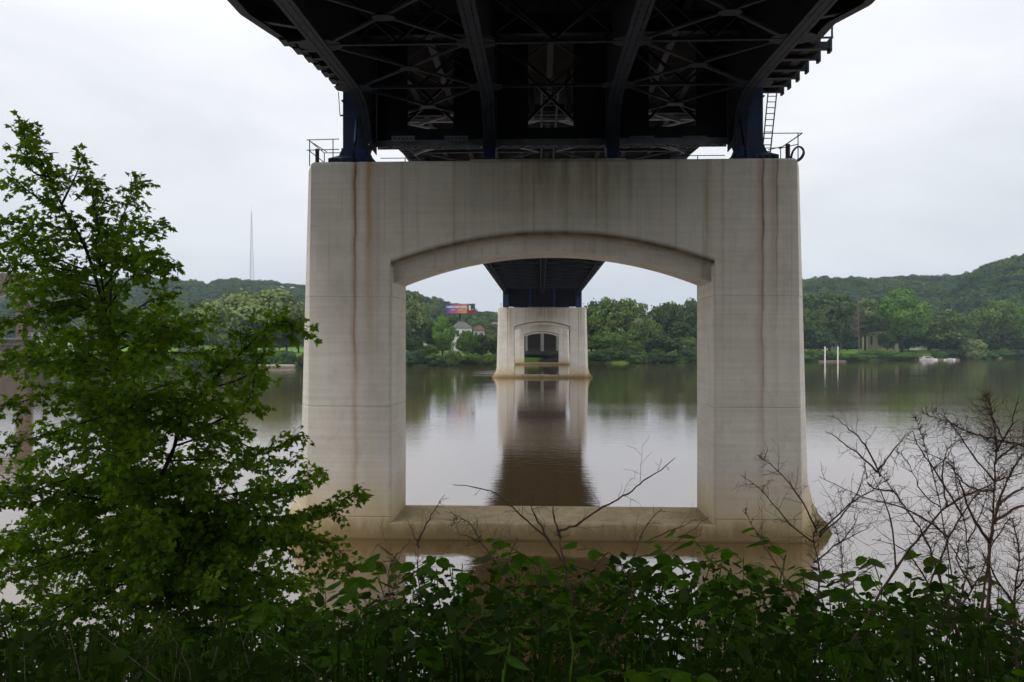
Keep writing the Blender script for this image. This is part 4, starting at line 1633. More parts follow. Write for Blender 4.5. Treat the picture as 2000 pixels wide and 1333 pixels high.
def leaf_arrays(pos, dirn, nrm, size, outline, fold=.15):
    """fan leaves: arrays of positions, tip direction, normal, size -> verts, faces"""
    n = len(pos)
    d = dirn / np.linalg.norm(dirn, axis=1)[:, None]
    nn = nrm - (nrm * d).sum(1)[:, None] * d
    nn /= np.linalg.norm(nn, axis=1)[:, None] + 1e-9
    s = np.cross(d, nn)
    out = np.array(outline)
    k = len(out)
    pts = np.concatenate([out, [[0, .38]]], 0)
    z = -np.abs(pts[:, 0]) * fold - pts[:, 1] ** 2 * .18
    V = pos[:, None, :] + (s[:, None, :] * pts[None, :, 0:1] + d[:, None, :] * pts[None, :, 1:2] + nn[:, None, :] * z[None, :, None]) * size[:, None, None]
    base = np.arange(n)[:, None, None] * (k + 1)
    fan = np.array([[k, i, (i + 1) % k] for i in range(k)])
    Fc = (base + fan[None]).reshape(-1, 3)
    return V.reshape(-1, 3), Fc


def np_mesh(name, V, Fc, mat):
    me = bpy.data.meshes.new(name)
    me.vertices.add(len(V))
    me.vertices.foreach_set('co', V.astype(np.float32).ravel())
    me.loops.add(len(Fc) * 3)
    me.loops.foreach_set('vertex_index', Fc.astype(np.int32).ravel())
    me.polygons.add(len(Fc))
    me.polygons.foreach_set('loop_start', np.arange(len(Fc)) * 3)
    me.polygons.foreach_set('loop_total', np.full(len(Fc), 3))
    me.materials.append(mat)
    me.update()
    me.validate()
    return me


M['maple'] = foliage('maple_leaf', (0.060, 0.135, 0.008), (0.19, 0.30, 0.014), .55, 1.2, .008)
M['knot'] = foliage('knotweed_leaf', (0.055, 0.15, 0.007), (0.15, 0.29, 0.014), .55, 1.2, .008)
M['under'] = foliage('undergrowth_leaf', (0.012, 0.030, 0.003), (0.05, 0.095, 0.009), .35, 1.5, .006)  # shade low in the thicket painted into this dark leaf colour


def smooth_path(pts, k=5):
    out = []
    n = len(pts)
    for i in range(n - 1):
        p0, p1, p2, p3 = pts[max(i - 1, 0)], pts[i], pts[i + 1], pts[min(i + 2, n - 1)]
        for j in range(k):
            t = j / k
            out.append(0.5 * ((2 * p1) + (p2 - p0) * t + (2 * p0 - 5 * p1 + 4 * p2 - p3) * t * t + (3 * p1 - p0 - 3 * p2 + p3) * t ** 3))
    out.append(pts[-1])
    return out


def build_maple():
    rg = np.random.default_rng(21)
    D0 = 10.0
    base = P(268, 1333, D0)
    gx, gd = to_cam(base.x, base.y)
    root = Vector((base.x, base.y, ground_z(gx, gd)))
    t = thing('maple_tree', 'leafy young maple tree filling the left foreground', 'tree', root)
    trunk = [(270, 1900, 0), (268, 1333, 0), (272, 1150, 0), (266, 1000, 0), (246, 880, .1), (238, 780, .1), (228, 700, .1), (200, 590, .1), (165, 480, .2), (120, 400, .2), (88, 330, .2), (66, 285, .2), (48, 252, .2)]
    W_ = [P(a, b, D0 + c) for a, b, c in trunk]
    W_[0] = Vector(root)
    sp = smooth_path(W_, 4)
    rad = list(np.linspace(1, 0, len(sp)) ** 1.25 * .062 + .004)
    m = MB()
    m.tube([p - root for p in sp], rad, 8)
    m.build('trunk', M['bark'], t, True)
    # second stems
    limbs = [
        ([(268, 1010), (300, 960), (338, 880), (352, 830), (400, 760), (450, 710), (500, 662), (545, 628), (590, 645)], -.8, .034),
        ([(246, 880), (232, 760), (215, 640), (198, 540), (192, 450), (190, 380)], .5, .032),
        ([(215, 640), (218, 540), (225, 470), (250, 400), (278, 356)], .9, .02),
    ]
    br = [
        ([(120, 400), (145, 350), (162, 306)], .4), ([(95, 345), (60, 330), (45, 250)], -.3), ([(120, 410), (70, 385), (24, 346)], -.6),
        ([(150, 450), (80, 440), (0, 430)], -.9), ([(150, 470), (60, 470), (-40, 480)], .6), ([(192, 440), (180, 380), (178, 355)], .3),
        ([(205, 520), (250, 460), (310, 438)], -.5), ([(205, 560), (260, 500), (306, 492)], .4), ([(212, 600), (260, 540), (325, 528)], -.7),
        ([(185, 540), (90, 520), (0, 520)], -1.0), ([(190, 560), (110, 545), (30, 560)], .8), ([(215, 640), (290, 590), (335, 578)], .4),
        ([(228, 680), (160, 600), (60, 615), (-20, 640)], -1.2), ([(230, 720), (150, 690), (40, 700), (-40, 720)], .9),
        ([(236, 780), (140, 760), (60, 780), (-20, 800)], -1.2), ([(240, 800), (150, 830), (50, 860), (-30, 880)], .5),
        ([(232, 720), (300, 690), (380, 690), (430, 680)], .8), ([(238, 790), (300, 760), (360, 740), (410, 700)], 1.2),
        ([(250, 900), (150, 930), (60, 960), (0, 965)], -1.1), ([(262, 950), (170, 1000), (60, 1040), (-20, 1080)], .7),
        ([(345, 860), (430, 820), (480, 790), (500, 730)], -1.3), ([(400, 760), (470, 740), (510, 700), (530, 640)], -.3),
        ([(345, 870), (430, 850), (510, 880), (585, 850)], -.2), ([(330, 900), (430, 900), (520, 920), (580, 890)], .6),
        ([(268, 1010), (380, 980), (480, 960), (560, 950), (630, 930)], -.7), ([(270, 1050), (400, 1010), (520, 1010), (620, 1000), (695, 960)], -1.2),
        ([(270, 1090), (400, 1060), (540, 1040), (640, 1060), (690, 1110)], -.3), ([(270, 1120), (400, 1100), (520, 1110), (620, 1140)], .8),
        ([(270, 1080), (160, 1080), (60, 1110), (-30, 1120)], -.9), ([(270, 1140), (180, 1150), (90, 1180), (0, 1200)], .3),
        ([(270, 1180), (350, 1160), (450, 1180), (560, 1210), (620, 1240)], -1.2), ([(270, 1220), (180, 1240), (80, 1270), (0, 1290)], -1.0),
        ([(270, 1260), (360, 1240), (460, 1270), (560, 1310)], .5), ([(270, 1000), (350, 940), (420, 870), (440, 820)], 1.2),
        ([(268, 1300), (350, 1310), (440, 1340)], -1.0), ([(268, 1290), (180, 1310), (100, 1340)], -.2),
        ([(256, 930), (200, 880), (120, 880), (40, 900)], 1.2), ([(240, 820), (300, 830), (370, 800), (420, 780)], -1.0),
        ([(250, 900), (310, 880), (370, 920), (410, 950)], 1.2), ([(270, 1100), (210, 1050), (130, 1000), (60, 1000)], 1.2),
        ([(270, 1200), (340, 1130), (430, 1080), (500, 1060)], 1.4), ([(225, 660), (270, 640), (330, 640), (380, 660)], -.8),
        ([(222, 690), (180, 660), (120, 660), (60, 680)], 1.1),
    ]
    rl = random.Random(8)
    for k in range(44):
        y0 = rl.uniform(960, 1400)
        s_ = rl.choice([-1, 1, 1])
        L_ = rl.uniform(150, 350)
        y1 = y0 + rl.uniform(-90, 60)
        br.append(([(269, y0), (269 + s_ * L_ * .35, y0 - 25 + rl.uniform(-20, 20)), (269 + s_ * L_ * .7, (y0 + y1) / 2 + rl.uniform(-20, 10)), (269 + s_ * L_, y1)], rl.uniform(-1.6, 1.6)))
    for k in range(20):
        y0 = rl.uniform(620, 1300)
        x0 = float(np.interp(y0, [480, 600, 700, 880, 1000], [165, 203, 228, 246, 266]))
        br.append(([(x0, y0), (x0 + rl.uniform(-40, 40), y0 - 10), (x0 + rl.uniform(-90, 90), y0 + rl.uniform(-40, 60))], rl.uniform(-1.5, -.7)))
    for k in range(6):
        y0 = rl.uniform(1060, 1260)
        br.append(([(269, y0), (380, y0 - 30), (500, y0 - 25 + rl.uniform(-20, 20)), (rl.uniform(590, 680), y0 + rl.uniform(-60, 30))], rl.uniform(-1.5, .8)))
    for k in range(18):
        y0 = rl.uniform(520, 1000)
        x0 = float(np.interp(y0, [480, 600, 700, 880, 1000], [165, 203, 228, 246, 266]))
        s_ = rl.choice([-1, 1])
        L_ = rl.uniform(110, 240)
        y1 = y0 + rl.uniform(-90, 10)
        br.append(([(x0, y0), (x0 + s_ * L_ * .4, y0 - 30), (x0 + s_ * L_, y1)], rl.uniform(-1.5, 1.5)))
    allb = []
    for pts, dz, r0 in limbs:
        n = len(pts)
        w = [P(a, b, D0 + dz * i / (n - 1)) for i, (a, b) in enumerate(pts)]
        allb.append((w, r0, True))
    for pts, dz in br:
        n = len(pts)
        w = [P(a, b, D0 + dz * (i / (n - 1)) * 1.15) for i, (a, b) in enumerate(pts)]
        allb.append((w, .016, False))
    LP, LD, LS = [], [], []
    twm = MB()

    def leaves_along(path, step=.05, size=.085):
        for i in range(len(path) - 1):
            a, b = path[i], path[i + 1]
            L = (b - a).length
            k = max(1, int(L / step))
            tan = (b - a).normalized()
            for j in range(k):
                p = a.lerp(b, (j + rg.random()) / k)
                for s in (-1, 1):
                    o = Vector(rg.normal(size=3)) * .7
                    side = tan.cross(Vector((0, 0, 1)))
                    dv = (side * s * .9 + tan * .5 + o * .5 + Vector((0, 0, -.25))).normalized()
                    LP.append(p + dv * rg.uniform(.02, .06))
                    LD.append(dv)
                    LS.append(size * rg.uniform(.65, 1.25))

    for w, r0, limb in allb:
        sp = smooth_path(w, 6)
        L = sum((sp[i + 1] - sp[i]).length for i in range(len(sp) - 1))
        m = MB()
        m.tube([p - root for p in sp], list(np.linspace(r0, .003, len(sp))), 6)
        m.build('branch', M['bark'], t, True)
        n = len(sp)
        start = .3 if limb else .1
        ntw = int(L / .05)
        for k in range(ntw):
            f = start + (1 - start) * (k + rg.random()) / ntw
            i = min(n - 2, int(f * (n - 1)))
            p = sp[i].lerp(sp[i + 1], f * (n - 1) - i)
            tan = (sp[min(i + 1, n - 1)] - sp[i]).normalized()
            side = Vector(rg.normal(size=3))
            side = (side - tan * side.dot(tan)).normalized()
            side.z *= 1.05
            dv = (tan * rg.uniform(.45, 1.0) + side * rg.uniform(.5, 1.0) + Vector((0, 0, .1))).normalized()
            tl = rg.uniform(.16, .46) * (1.3 - .85 * f)
            if limb: tl *= 1.2
            e = p + dv * tl + Vector((0, 0, -.03))
            mid = p.lerp(e, .5) + Vector(rg.normal(size=3)) * .015 + Vector((0, 0, .02))
            twm.tube([p - root, mid - root, e - root], [.004, .003, .0015], 3, False)
            leaves_along([p.lerp(mid, .3), mid, e], .046, .072)
        leaves_along(sp[int(n * .4):], .045, .075)
    # crown top
    tp = [P(a, b, D0 + .2) for a, b in ((165, 480), (120, 400), (88, 330), (66, 285), (48, 252))]
    tsp = smooth_path(tp, 5)
    for k in range(60):
        f = k / 60
        i = min(len(tsp) - 2, int(f * (len(tsp) - 1)))
        p = tsp[i]
        dv = (Vector(rg.normal(size=3)) * .6 + (tsp[i + 1] - tsp[i]).normalized() * .9).normalized()
        e = p + dv * rg.uniform(.1, .26)
        leaves_along([p, e], .045, .075)
    leaves_along(tsp, .05)
    twm.build('twigs', M['bark'], t, fix=False)['kind'] = 'stuff'
    LP = np.array(LP)
    LD = np.array(LD)
    LS = np.array(LS)
    NR = rg.normal(size=LP.shape) * .6 + np.array([0, -.35, .8])
    # nearest leaves as single parts
    depth = np.array([to_cam(p[0], p[1])[1] for p in LP])
    pick = np.argsort(depth / LS)[:280]
    mask = np.ones(len(LP), bool)
    mask[pick] = False
    rt = np.array(root)
    V, Fc = leaf_arrays(LP[mask] - rt, LD[mask], NR[mask], LS[mask], LEAF_OUT)
    me = np_mesh('foliage', V, Fc, M['maple'])
    o = bpy.data.objects.new('foliage', me)
    COL.objects.link(o)
    o.parent = t
    o['kind'] = 'stuff'
    V, Fc = leaf_arrays(np.zeros((1, 3)), np.array([[0, 1., 0]]), np.array([[0, 0, 1.]]), np.array([1.0]), LEAF_OUT)
    lm = np_mesh('leaf', V, Fc, M['maple'])
    for i in pick:
        d = Vector(LD[i])
        nn = Vector(NR[i])
        nn = (nn - d * nn.dot(d)).normalized()
        s = d.cross(nn)
        mat = Matrix((s, d, nn)).transposed()
        q = bpy.data.objects.new('leaf', lm)
        COL.objects.link(q)
        q.parent = t
        q.location = Vector(LP[i]) - root
        q.rotation_euler = mat.to_euler()
        q.scale = (LS[i],) * 3
    print('maple leaves', len(LP))


build_maple()

# ------------------------------------------------------------------ knotweed
KO = [(0, 0), (.28, .02), (.40, .22), (.36, .48), (.2, .78), (0, 1.05), (-.2, .78), (-.36, .48), (-.40, .22), (-.28, .02)]
V, Fc = leaf_arrays(np.zeros((1, 3)), np.array([[0, 1., 0]]), np.array([[0, 0, 1.]]), np.array([1.0]), KO, .25)
KLEAF = np_mesh('leaf', V, Fc, M['knot'])


def knot_proto(seed, H=2.0):
    rg = random.Random(seed)
    t = thing('knotweed_plant', 'broad leaved green knotweed plant in the thicket along the near bank', 'plant', (0, 0, 0), 0, 'knotweed plants on the near bank')
    n = 10
    pts = []
    lean = rg.uniform(.1, .35)
    for i in range(n):
        f = i / (n - 1)
        pts.append(Vector((lean * f * f * H + .015 * (-1) ** i, .05 * math.sin(f * 5), H * (f - .12 * f * f) / .88)))
    m = MB()
    m.tube(pts, list(np.linspace(.012, .004, n)), 6)
    m.build('stem', M['knot'], t, True)
    kids = []
    for b in range(7):
        f = .42 + .56 * b / 6
        i = min(n - 2, int(f * (n - 1)))
        p = pts[i].lerp(pts[i + 1], f * (n - 1) - i)
        a = b * 2.4 + rg.uniform(-.4, .4)
        L = rg.uniform(.25, .55) * (1.2 - f * .6)
        e = p + Vector((math.cos(a) * L, math.sin(a) * L, .08))
        m = MB()
        m.tube([p, p.lerp(e, .5) + Vector((0, 0, .06)), e], [.005, .004, .002], 4)
        m.build('branch', M['knot'], t)
        k = 4
        for j in range(k):
            q = p.lerp(e, (j + 1) / k)
            q.z += .05
            aa = a + (1.1 if j % 2 else -1.1) * (1 if j < k - 1 else .1) + rg.uniform(-.4, .4)
            d = Vector((math.cos(aa), math.sin(aa), rg.uniform(-.55, -.05))).normalized()
            nn = Vector((rg.uniform(-.35, .35), rg.uniform(-.5, .15), 1))
            nn = (nn - d * nn.dot(d)).normalized()
            s = d.cross(nn)
            o = inst('leaf', KLEAF, t, q, Matrix((s, d, nn)).transposed().to_euler(), (rg.uniform(.06, .155),) * 3)
    return t


protos = [knot_proto(31 + i) for i in range(4)]
for p in protos: KIDS[p.name] = list(p.children)
for p in protos:
    for c in KIDS[p.name]: KIDS[c.name] = []
TOPS = [(-60, 1190), (100, 1230), (300, 1240), (450, 1210), (590, 1165), (700, 1140), (800, 1098), (850, 1090), (940, 1100), (1000, 1072), (1100, 1095), (1180, 1070), (1230, 1045), (1300, 1085), (1400, 1062), (1450, 1085), (1500, 1110), (1600, 1120), (1700, 1118), (1800, 1112), (1850, 1090), (1900, 1125), (2000, 1175), (2100, 1180)]
rk = random.Random(77)
spots = [(935, 2.7, 118), (1010, 2.9, 130), (1340, 2.8, 120), (600, 3.0, 130)]
for i in range(64):
    px = 430 + (2080 - 430) * (i + rk.random() * .9) / 64
    spots.append((px, rk.uniform(4.6, 8.0), rk.uniform(-4, 26)))
for i in range(26):
    spots.append((rk.uniform(500, 2050), rk.uniform(3.0, 4.4), rk.uniform(90, 170)))
for i in range(14):
    spots.append((rk.uniform(-40, 480), rk.uniform(5, 8), rk.uniform(10, 80)))
for i, (px, D, dy) in enumerate(spots):
    src = protos[i % 4]
    if i < 4:
        o = src
    else:
        o = copy_tree(src)
    top = CAM.z + (671 - lerp_tab(TOPS, px) - dy) / F * D
    X = (px - 1000) / F * D
    gz = ground_z(X, D)
    p = P(px, 671, D)
    o.location = (p.x, p.y, gz - .05)
    h = max(.8, top - gz - .0)
    o.scale = (1.0, 1.0, 1.0)
    k = h / 2.05
    o.scale = (k ** .5, k ** .5, k)
    o.rotation_euler = (0, 0, rk.uniform(0, 6.28))
    marks = [(120, 'at the far left edge'), (300, 'left of the maple trunk'), (480, 'right of the maple trunk'), (600, 'under the right-hand maple branches'), (700, 'in front of the left corner of the pier base'), (800, 'just left of the left forked dead cane'), (900, 'just right of the left forked dead cane'), (1020, 'left of the centre forked cane'), (1110, 'around the foot of the centre forked cane'), (1200, 'right of the centre forked cane'), (1300, 'under the right half of the sill'), (1400, 'in front of the sill right corner'), (1500, 'in front of the right pier leg'), (1590, 'in front of the right pier nose'), (1690, 'right of the cane by the pier nose'), (1790, 'between the arching canes'), (1880, 'left of the thickest upright cane'), (1960, 'around the thickest upright cane'), (9999, 'at the far right edge')]
    side = [t_ for x_, t_ in marks if px < x_][0]
    row = ['low and nearest', 'low front row', 'second row', 'tall middle row', 'tall fourth row', 'tall back row', 'nearest the water'][sum(D > q for q in (3.3, 4.5, 5.2, 5.9, 6.6, 7.3))]
    o['label'] = 'knotweed plant, %s, %s' % (row, side)
    o['group'] = 'knotweed plants %s, %s' % (side, row)

# narrow leaved weeds between the knotweed
V, Fc = leaf_arrays(np.zeros((1, 3)), np.array([[0, 1., 0]]), np.array([[0, 0, 1.]]), np.array([1.0]), [(0, 0), (.11, .2), (.13, .5), (0, 1.0), (-.13, .5), (-.11, .2)], .3)
M['weed'] = foliage('weed_leaf', (0.06, 0.12, 0.012), (0.15, 0.23, 0.03), .45, 1.2, .008)
WLEAF = np_mesh('leaf', V, Fc, M['weed'])


def weed_proto(seed):
    rg = random.Random(seed)
    t = thing('weed', 'x', 'weed')
    m = MB()
    pts = [Vector((.03 * math.sin(i * 1.3), .03 * math.cos(i), .22 * i)) for i in range(7)]
    m.tube(pts, list(np.linspace(.006, .002, 7)), 5)
    m.build('stem', M['weed'], t, True)
    for k in range(26):
        f = 1.2 + 4.7 * k / 26
        p = pts[int(f)].lerp(pts[int(f) + 1], f % 1)
        a = k * 2.4
        d = Vector((math.cos(a), math.sin(a), rg.uniform(-.2, .6))).normalized()
        nn = Vector((0, 0, 1))
        nn = (nn - d * nn.dot(d)).normalized()
        sdv = d.cross(nn)
        inst('leaf', WLEAF, t, p, Matrix((sdv, d, nn)).transposed().to_euler(), (rg.uniform(.09, .19) * (1.15 - k / 52),) * 3)
    return t


wp = [weed_proto(3), weed_proto(8)]
for p in wp:
    KIDS[p.name] = list(p.children)
    for c in KIDS[p.name]: KIDS[c.name] = []
WS = [(70, 5.0, 1215), (180, 4.4, 1240), (330, 4.6, 1225), (420, 5.2, 1200), (505, 4.2, 1190), (560, 5.5, 1165), (640, 4.4, 1140), (765, 5.2, 1120), (905, 4.6, 1105), (985, 5.4, 1080), (1055, 4.2, 1120), (1150, 4.9, 1085), (1285, 4.3, 1130), (1360, 5.4, 1075), (1475, 4.5, 1110), (1560, 5.0, 1130), (1660, 4.2, 1160), (1775, 5.2, 1120), (1890, 4.6, 1140), (1965, 5.0, 1160)]
WH = ['at the far left edge', 'left of the maple trunk foot', 'right of the maple trunk foot', 'below the maple low branches', 'in the dip left of the sill', 'under the maple tips', 'in front of the left pier leg base', 'left of the left forked cane', 'right of the left forked cane', 'left of the centre forked cane', 'just before the centre forked cane', 'right of the centre forked cane', 'under the sill middle right', 'under the sill right corner', 'in front of the right pier leg', 'left of the pier nose', 'right of the pier nose', 'below the arching canes', 'left of the thickest cane', 'right of the thickest cane']
for i, ((px, D, py), wh) in enumerate(zip(WS, WH)):
    o = wp[i] if i < 2 else copy_tree(wp[i % 2])
    p = P(px, py, D)
    gz = ground_z((px - 1000) / F * D, D)
    k = max(.5, (p.z - gz) / 1.32)
    o.location = (p.x, p.y, gz)
    o.scale = (k ** .3, k ** .3, k)
    o.rotation_euler = (0, 0, i * 1.7)
    tag(o, 'narrow leaved light green weed %s' % wh, 'weed', 'weeds on the near bank')

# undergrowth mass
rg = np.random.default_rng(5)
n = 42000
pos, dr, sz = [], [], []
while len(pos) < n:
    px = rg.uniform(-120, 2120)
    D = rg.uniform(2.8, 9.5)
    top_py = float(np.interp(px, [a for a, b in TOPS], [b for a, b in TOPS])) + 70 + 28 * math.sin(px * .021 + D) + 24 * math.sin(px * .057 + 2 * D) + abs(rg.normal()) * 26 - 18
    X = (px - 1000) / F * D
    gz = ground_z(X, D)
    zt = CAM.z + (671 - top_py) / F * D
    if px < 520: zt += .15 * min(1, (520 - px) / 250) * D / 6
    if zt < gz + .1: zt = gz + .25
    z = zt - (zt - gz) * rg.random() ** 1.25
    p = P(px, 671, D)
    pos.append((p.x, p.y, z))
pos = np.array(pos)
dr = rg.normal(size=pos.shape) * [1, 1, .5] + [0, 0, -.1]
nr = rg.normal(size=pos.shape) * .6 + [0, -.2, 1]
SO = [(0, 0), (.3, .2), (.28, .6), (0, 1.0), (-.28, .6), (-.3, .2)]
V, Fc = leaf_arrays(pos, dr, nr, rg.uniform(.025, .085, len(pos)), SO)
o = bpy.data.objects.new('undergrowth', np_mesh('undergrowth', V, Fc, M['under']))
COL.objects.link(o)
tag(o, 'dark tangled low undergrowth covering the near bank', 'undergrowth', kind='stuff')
# green grass and sprigs at the feet of the plants
m = MB()
rr = random.Random(19)
for i in range(900):
    px, D = rr.uniform(-60, 2060), rr.uniform(2.8, 6.0)
    p = P(px, 671, D)
    zt = CAM.z + (671 - rr.uniform(1180, 1345)) / F * D
    L = rr.uniform(.25, .6)
    a = rr.uniform(0, 6.28)
    d = Vector((math.cos(a), math.sin(a), 0)) * rr.uniform(.05, .22)
    w = Vector((-math.sin(a), math.cos(a), 0)) * rr.uniform(.003, .007)
    q0 = Vector((p.x, p.y, zt - L))
    q1 = q0 + Vector((0, 0, L * .7)) + d * .35
    q2 = q0 + Vector((0, 0, L)) + d
    m.add([q0 - w, q0 + w, q1 + w, q1 - w, q2], [(0, 1, 2, 3), (3, 2, 4)])
tag(m.build('tall_grass', M['under'], fix=False), 'green grass blades among the plants on the near bank', 'grass', kind='stuff')
# dry grass and weed stalks
m = MB()
rr = random.Random(9)
for i in range(230):
    px, D = rr.uniform(-50, 2050), rr.uniform(3.0, 6.5)
    X = (px - 1000) / F * D
    p = P(px, 671, D)
    zt = CAM.z + (671 - rr.uniform(1190, 1330)) / F * D
    p.z = zt - rr.uniform(.4, .8)
    d = Vector((rr.uniform(-.3, .3), rr.uniform(-.2, .2), 0))
    m.tube([p, p + Vector((0, 0, (zt - p.z) * .6)) + d * .3, Vector((p.x, p.y, zt)) + d], [.003, .0025, .001], 3, False)
tag(m.build('dry_grass', M['dead_pale'], fix=False), 'thin dry grass stalks caught in the undergrowth', 'grass', kind='stuff')


# ------------------------------------------------------------------ dead canes
def cane(label, D, paths, twig=1.0, seed=0, r0=.0095):
    rg_ = random.Random(seed)
    a0 = paths[0][0]
    b = P(a0[0], a0[1], D)
    X, Dd = to_cam(b.x, b.y)
    gz = ground_z(X, Dd)
    root = Vector((b.x, b.y, gz))
    t = thing('bare_cane_plant', label, 'dead plant', root, 0, None)
    tw = MB()

    def twigs(sp, start=.15):
        L = sum((sp[i + 1] - sp[i]).length for i in range(len(sp) - 1))
        k = int(L / .045 * twig)
        for i in range(k):
            f = start + (1 - start) * rg_.random()
            j = min(len(sp) - 2, int(f * (len(sp) - 1)))
            p = sp[j]
            tan = (sp[j + 1] - sp[j]).normalized()
            sd = Vector([rg_.gauss(0, 1) for _ in range(3)])
            sd = (sd - tan * sd.dot(tan)).normalized()
            d = (tan * rg_.uniform(.5, 1.1) + sd).normalized()
            ln = rg_.uniform(.05, .24) * (1.25 - f)
            if f > .5 and rg_.random() < .25: ln *= 1.8
            q = [p]
            for s in range(4):
                d = (d + Vector([rg_.gauss(0, .2) for _ in range(3)])).normalized()
                q.append(q[-1] + d * ln / 4)
            tw.tube([v - root for v in q], [.0018, .0015, .0012, .001, .0008], 3, False)
            for s in (1, 2, 3, 4):
                if rg_.random() < .75:
                    d2 = (d + Vector([rg_.gauss(0, .8) for _ in range(3)])).normalized()
                    e = q[s] + d2 * ln * rg_.uniform(.25, .55)
                    mdp = q[s].lerp(e, .5) + Vector([rg_.gauss(0, .006) for _ in range(3)])
                    tw.tube([q[s] - root, mdp - root, e - root], [.0011, .0009, .0007], 3, False)
    for k, pts in enumerate(paths):
        n = len(pts)
        dz = rg_.uniform(-.25, .25) if k else 0
        w = [P(a, c, D + dz * i / max(1, n - 1)) for i, (a, c) in enumerate(pts)]
        if k == 0: w = [root] + w
        sp = smooth_path(w, 5)
        sp = [p + Vector([rg_.gauss(0, .0025) for _ in range(3)]) for p in sp]
        m_ = MB()
        rs = r0 * (.78 if k == 0 else .5)
        m_.tube([p - root for p in sp], [max(.0014, rs * (1 - .75 * i / (len(sp) - 1))) * (1.25 if i % 5 == 0 else 1) for i in range(len(sp))], 6)
        m_.build('stem' if k == 0 else 'branch', M['dead'], t, True)
        if k > 0 or n > 3: twigs(sp, .45 if k == 0 else .12)
    o_ = tw.build('twigs', M['dead'], t, fix=False)
    o_['kind'] = 'stuff'
    return t


cane('forked bare reddish stem in the centre foreground reaching over the pier sill', 4.4, [
    [(1116, 1333), (1124, 1250), (1118, 1170), (1100, 1090), (1092, 1038)],
    [(1092, 1038), (1130, 1022), (1180, 990), (1225, 965), (1265, 935), (1295, 915), (1318, 895)],
    [(1108, 1110), (1070, 1055), (1020, 1010), (975, 968), (930, 953), (884, 947)],
    [(1094, 1050), (1082, 1010), (1080, 965)], [(1075, 1060), (1045, 1010), (1035, 980)],
    [(1118, 1150), (1160, 1110), (1190, 1080), (1230, 1130)]], .5, 1, .014)
cane('slim forked dead stem left of centre in front of the sill', 4.8, [
    [(850, 1333), (825, 1260), (822, 1180), (816, 1100), (818, 1055)], [(818, 1055), (835, 1020), (852, 990), (868, 968)],
    [(818, 1070), (805, 1035), (795, 1015)], [(820, 1110), (780, 1130), (765, 1090), (742, 1070)]], .5, 2)
cane('short dead stem with twiggy fork above the left knotweed', 4.6, [
    [(770, 1333), (765, 1230), (760, 1130), (768, 1085)], [(768, 1085), (740, 1065), (735, 1070)], [(768, 1090), (790, 1070), (800, 1060)]], .8, 3, .009)
cane('thin drooping dead stem between the left fork and the centre fork', 4.3, [
    [(1100, 1333), (1050, 1220), (985, 1120), (940, 1060), (915, 1020), (885, 1012)], [(940, 1060), (905, 1045), (890, 1040)], [(985, 1120), (1000, 1075), (1010, 1050)]], .9, 4, .008)
cane('leaning dead stalk right of centre ending above the sill corner', 4.2, [
    [(1190, 1333), (1230, 1180), (1240, 1080), (1265, 1025), (1292, 993)], [(1260, 1060), (1300, 1040), (1330, 1030), (1360, 1012)], [(1240, 1090), (1300, 1075), (1345, 1040), (1384, 1012)]], .3, 5, .009)
cane('long dead stalk leaning left across the pier base', 4.4, [
    [(1600, 1250), (1560, 1180), (1520, 1110), (1480, 1045), (1452, 998)], [(1540, 1150), (1500, 1130), (1470, 1100)]], .4, 6, .009)
cane('branching dead cane beside the right nose of the pier', 4.6, [
    [(1585, 1333), (1588, 1220), (1600, 1120), (1588, 1050), (1600, 1020)],
    [(1590, 1060), (1540, 1020), (1490, 960), (1450, 930)], [(1596, 1040), (1560, 970), (1520, 920), (1480, 890)],
    [(1600, 1040), (1660, 985), (1700, 960), (1740, 930)], [(1600, 1050), (1650, 1000), (1680, 950), (1690, 900)],
    [(1590, 1100), (1640, 1060), (1700, 1030)]], 1.5, 7, .011)
cane('arching dead cane crossing the water right of the pier', 4.3, [
    [(1710, 1333), (1745, 1280), (1785, 1215), (1830, 1110), (1855, 1050), (1900, 975), (1930, 955)],
    [(1855, 1050), (1800, 1010), (1740, 985), (1690, 972), (1600, 932)], [(1880, 1010), (1840, 940), (1800, 880), (1780, 840)]], .7, 8, .012)
cane('reddish dead cane leaning left with a fork over the far reflection', 4.0, [
    [(1900, 1333), (1868, 1230), (1835, 1130), (1812, 1060), (1780, 1010), (1745, 960), (1715, 922)],
    [(1715, 922), (1680, 890), (1640, 860), (1612, 840)], [(1720, 930), (1690, 870), (1660, 840), (1625, 812)], [(1745, 960), (1700, 950), (1690, 910)], [(1715, 922), (1745, 880), (1775, 845)]], .9, 9, .011)
cane('dead cane rising steeply to the right from the middle of the thicket', 4.2, [
    [(1640, 1333), (1680, 1230), (1750, 1110), (1800, 1045), (1850, 990), (1905, 960), (1960, 935), (2010, 920)],
    [(1750, 1110), (1740, 1020), (1720, 960), (1700, 920)], [(1850, 990), (1840, 930), (1850, 880), (1875, 860)]], .8, 10, .011)
cane('thickest upright dead cane near the right edge', 3.9, [
    [(1925, 1400), (1930, 1200), (1934, 1060), (1950, 985), (1972, 930), (1996, 894)],
    [(1934, 1060), (1905, 1020), (1880, 960), (1870, 930)], [(1950, 985), (1985, 960), (2020, 940)], [(1940, 1020), (1990, 990), (2020, 985)]], .8, 11, .017)
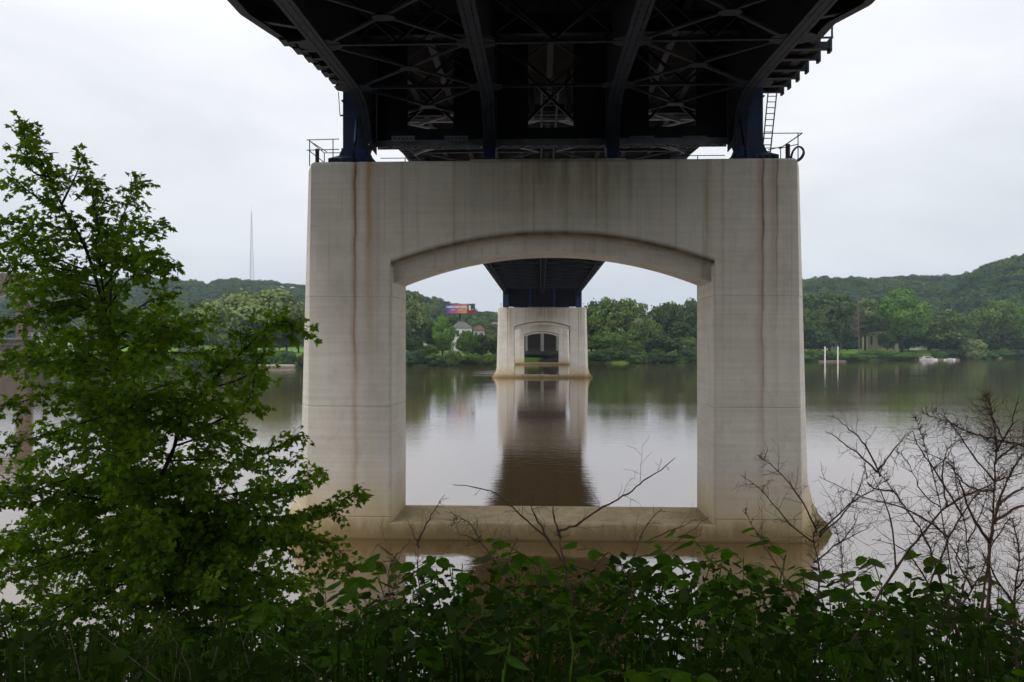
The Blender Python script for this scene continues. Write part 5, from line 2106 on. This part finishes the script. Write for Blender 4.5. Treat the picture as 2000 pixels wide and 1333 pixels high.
cane('tall twiggy dead cane at the right with fine sprays', 4.5, [
    [(1890, 1400), (1915, 1200), (1935, 1050), (1942, 940), (1945, 870), (1935, 800), (1928, 770)],
    [(1942, 940), (1900, 890), (1860, 830), (1825, 800)], [(1945, 880), (1975, 830), (1990, 770)], [(1945, 900), (1985, 870), (2020, 860)], [(1940, 960), (1890, 950), (1850, 905), (1800, 880)]], 2.0, 12, .012)
cane('dead cane at the right edge bending in over the water', 4.4, [
    [(2010, 1400), (2020, 1150), (2030, 950), (2010, 880), (1960, 862), (1900, 848), (1850, 825), (1800, 805)], [(1960, 862), (1940, 820), (1920, 780)]], 1.5, 13, .010)
cane('crooked dead cane low among the right leaves', 4.1, [
    [(1760, 1400), (1790, 1290), (1850, 1210), (1900, 1150), (1940, 1060), (1975, 1010)], [(1850, 1210), (1800, 1120), (1760, 1070), (1700, 1052)], [(1900, 1150), (1870, 1090), (1880, 1050)]], .9, 14, .010)
cane('thin upright dead cane in front of the right reflection', 4.7, [
    [(1880, 1400), (1870, 1250), (1850, 1060), (1820, 920), (1800, 850), (1788, 812)], [(1820, 920), (1850, 890), (1870, 850)], [(1835, 990), (1800, 960), (1770, 900), (1750, 880)]], 1.2, 15, .008)
cane('dead cane with dense fine sprays at the bottom right corner', 3.8, [
    [(1990, 1450), (1985, 1300), (1980, 1180), (1990, 1080), (1975, 1010)], [(1980, 1180), (1940, 1120), (1920, 1080)], [(1985, 1150), (2020, 1110)]], 2.0, 16, .012)
cane('short crossing dead cane low at the right', 4.0, [
    [(1940, 1420), (1880, 1290), (1800, 1240), (1740, 1205), (1700, 1190)]], .5, 17, .008)
cane('pale broken cane lying low in the centre undergrowth', 3.9, [
    [(870, 1340), (905, 1240), (945, 1190), (955, 1165)], [(905, 1240), (940, 1205), (1000, 1200)]], .3, 18, .007)
cane('spindly dead cane between the pier base and the arching canes', 4.9, [
    [(1680, 1400), (1672, 1280), (1650, 1150), (1640, 1060), (1620, 1000)], [(1650, 1150), (1700, 1110), (1740, 1100)], [(1640, 1060), (1665, 1030), (1680, 1000)]], 1.6, 19, .008)
cane('leaning dead cane with sprays left of the thickest cane', 4.6, [
    [(1820, 1400), (1840, 1280), (1880, 1160), (1890, 1060), (1870, 960), (1862, 900)], [(1890, 1060), (1920, 990), (1930, 930)], [(1880, 1100), (1840, 1040), (1810, 1000)]], 1.6, 20, .009)
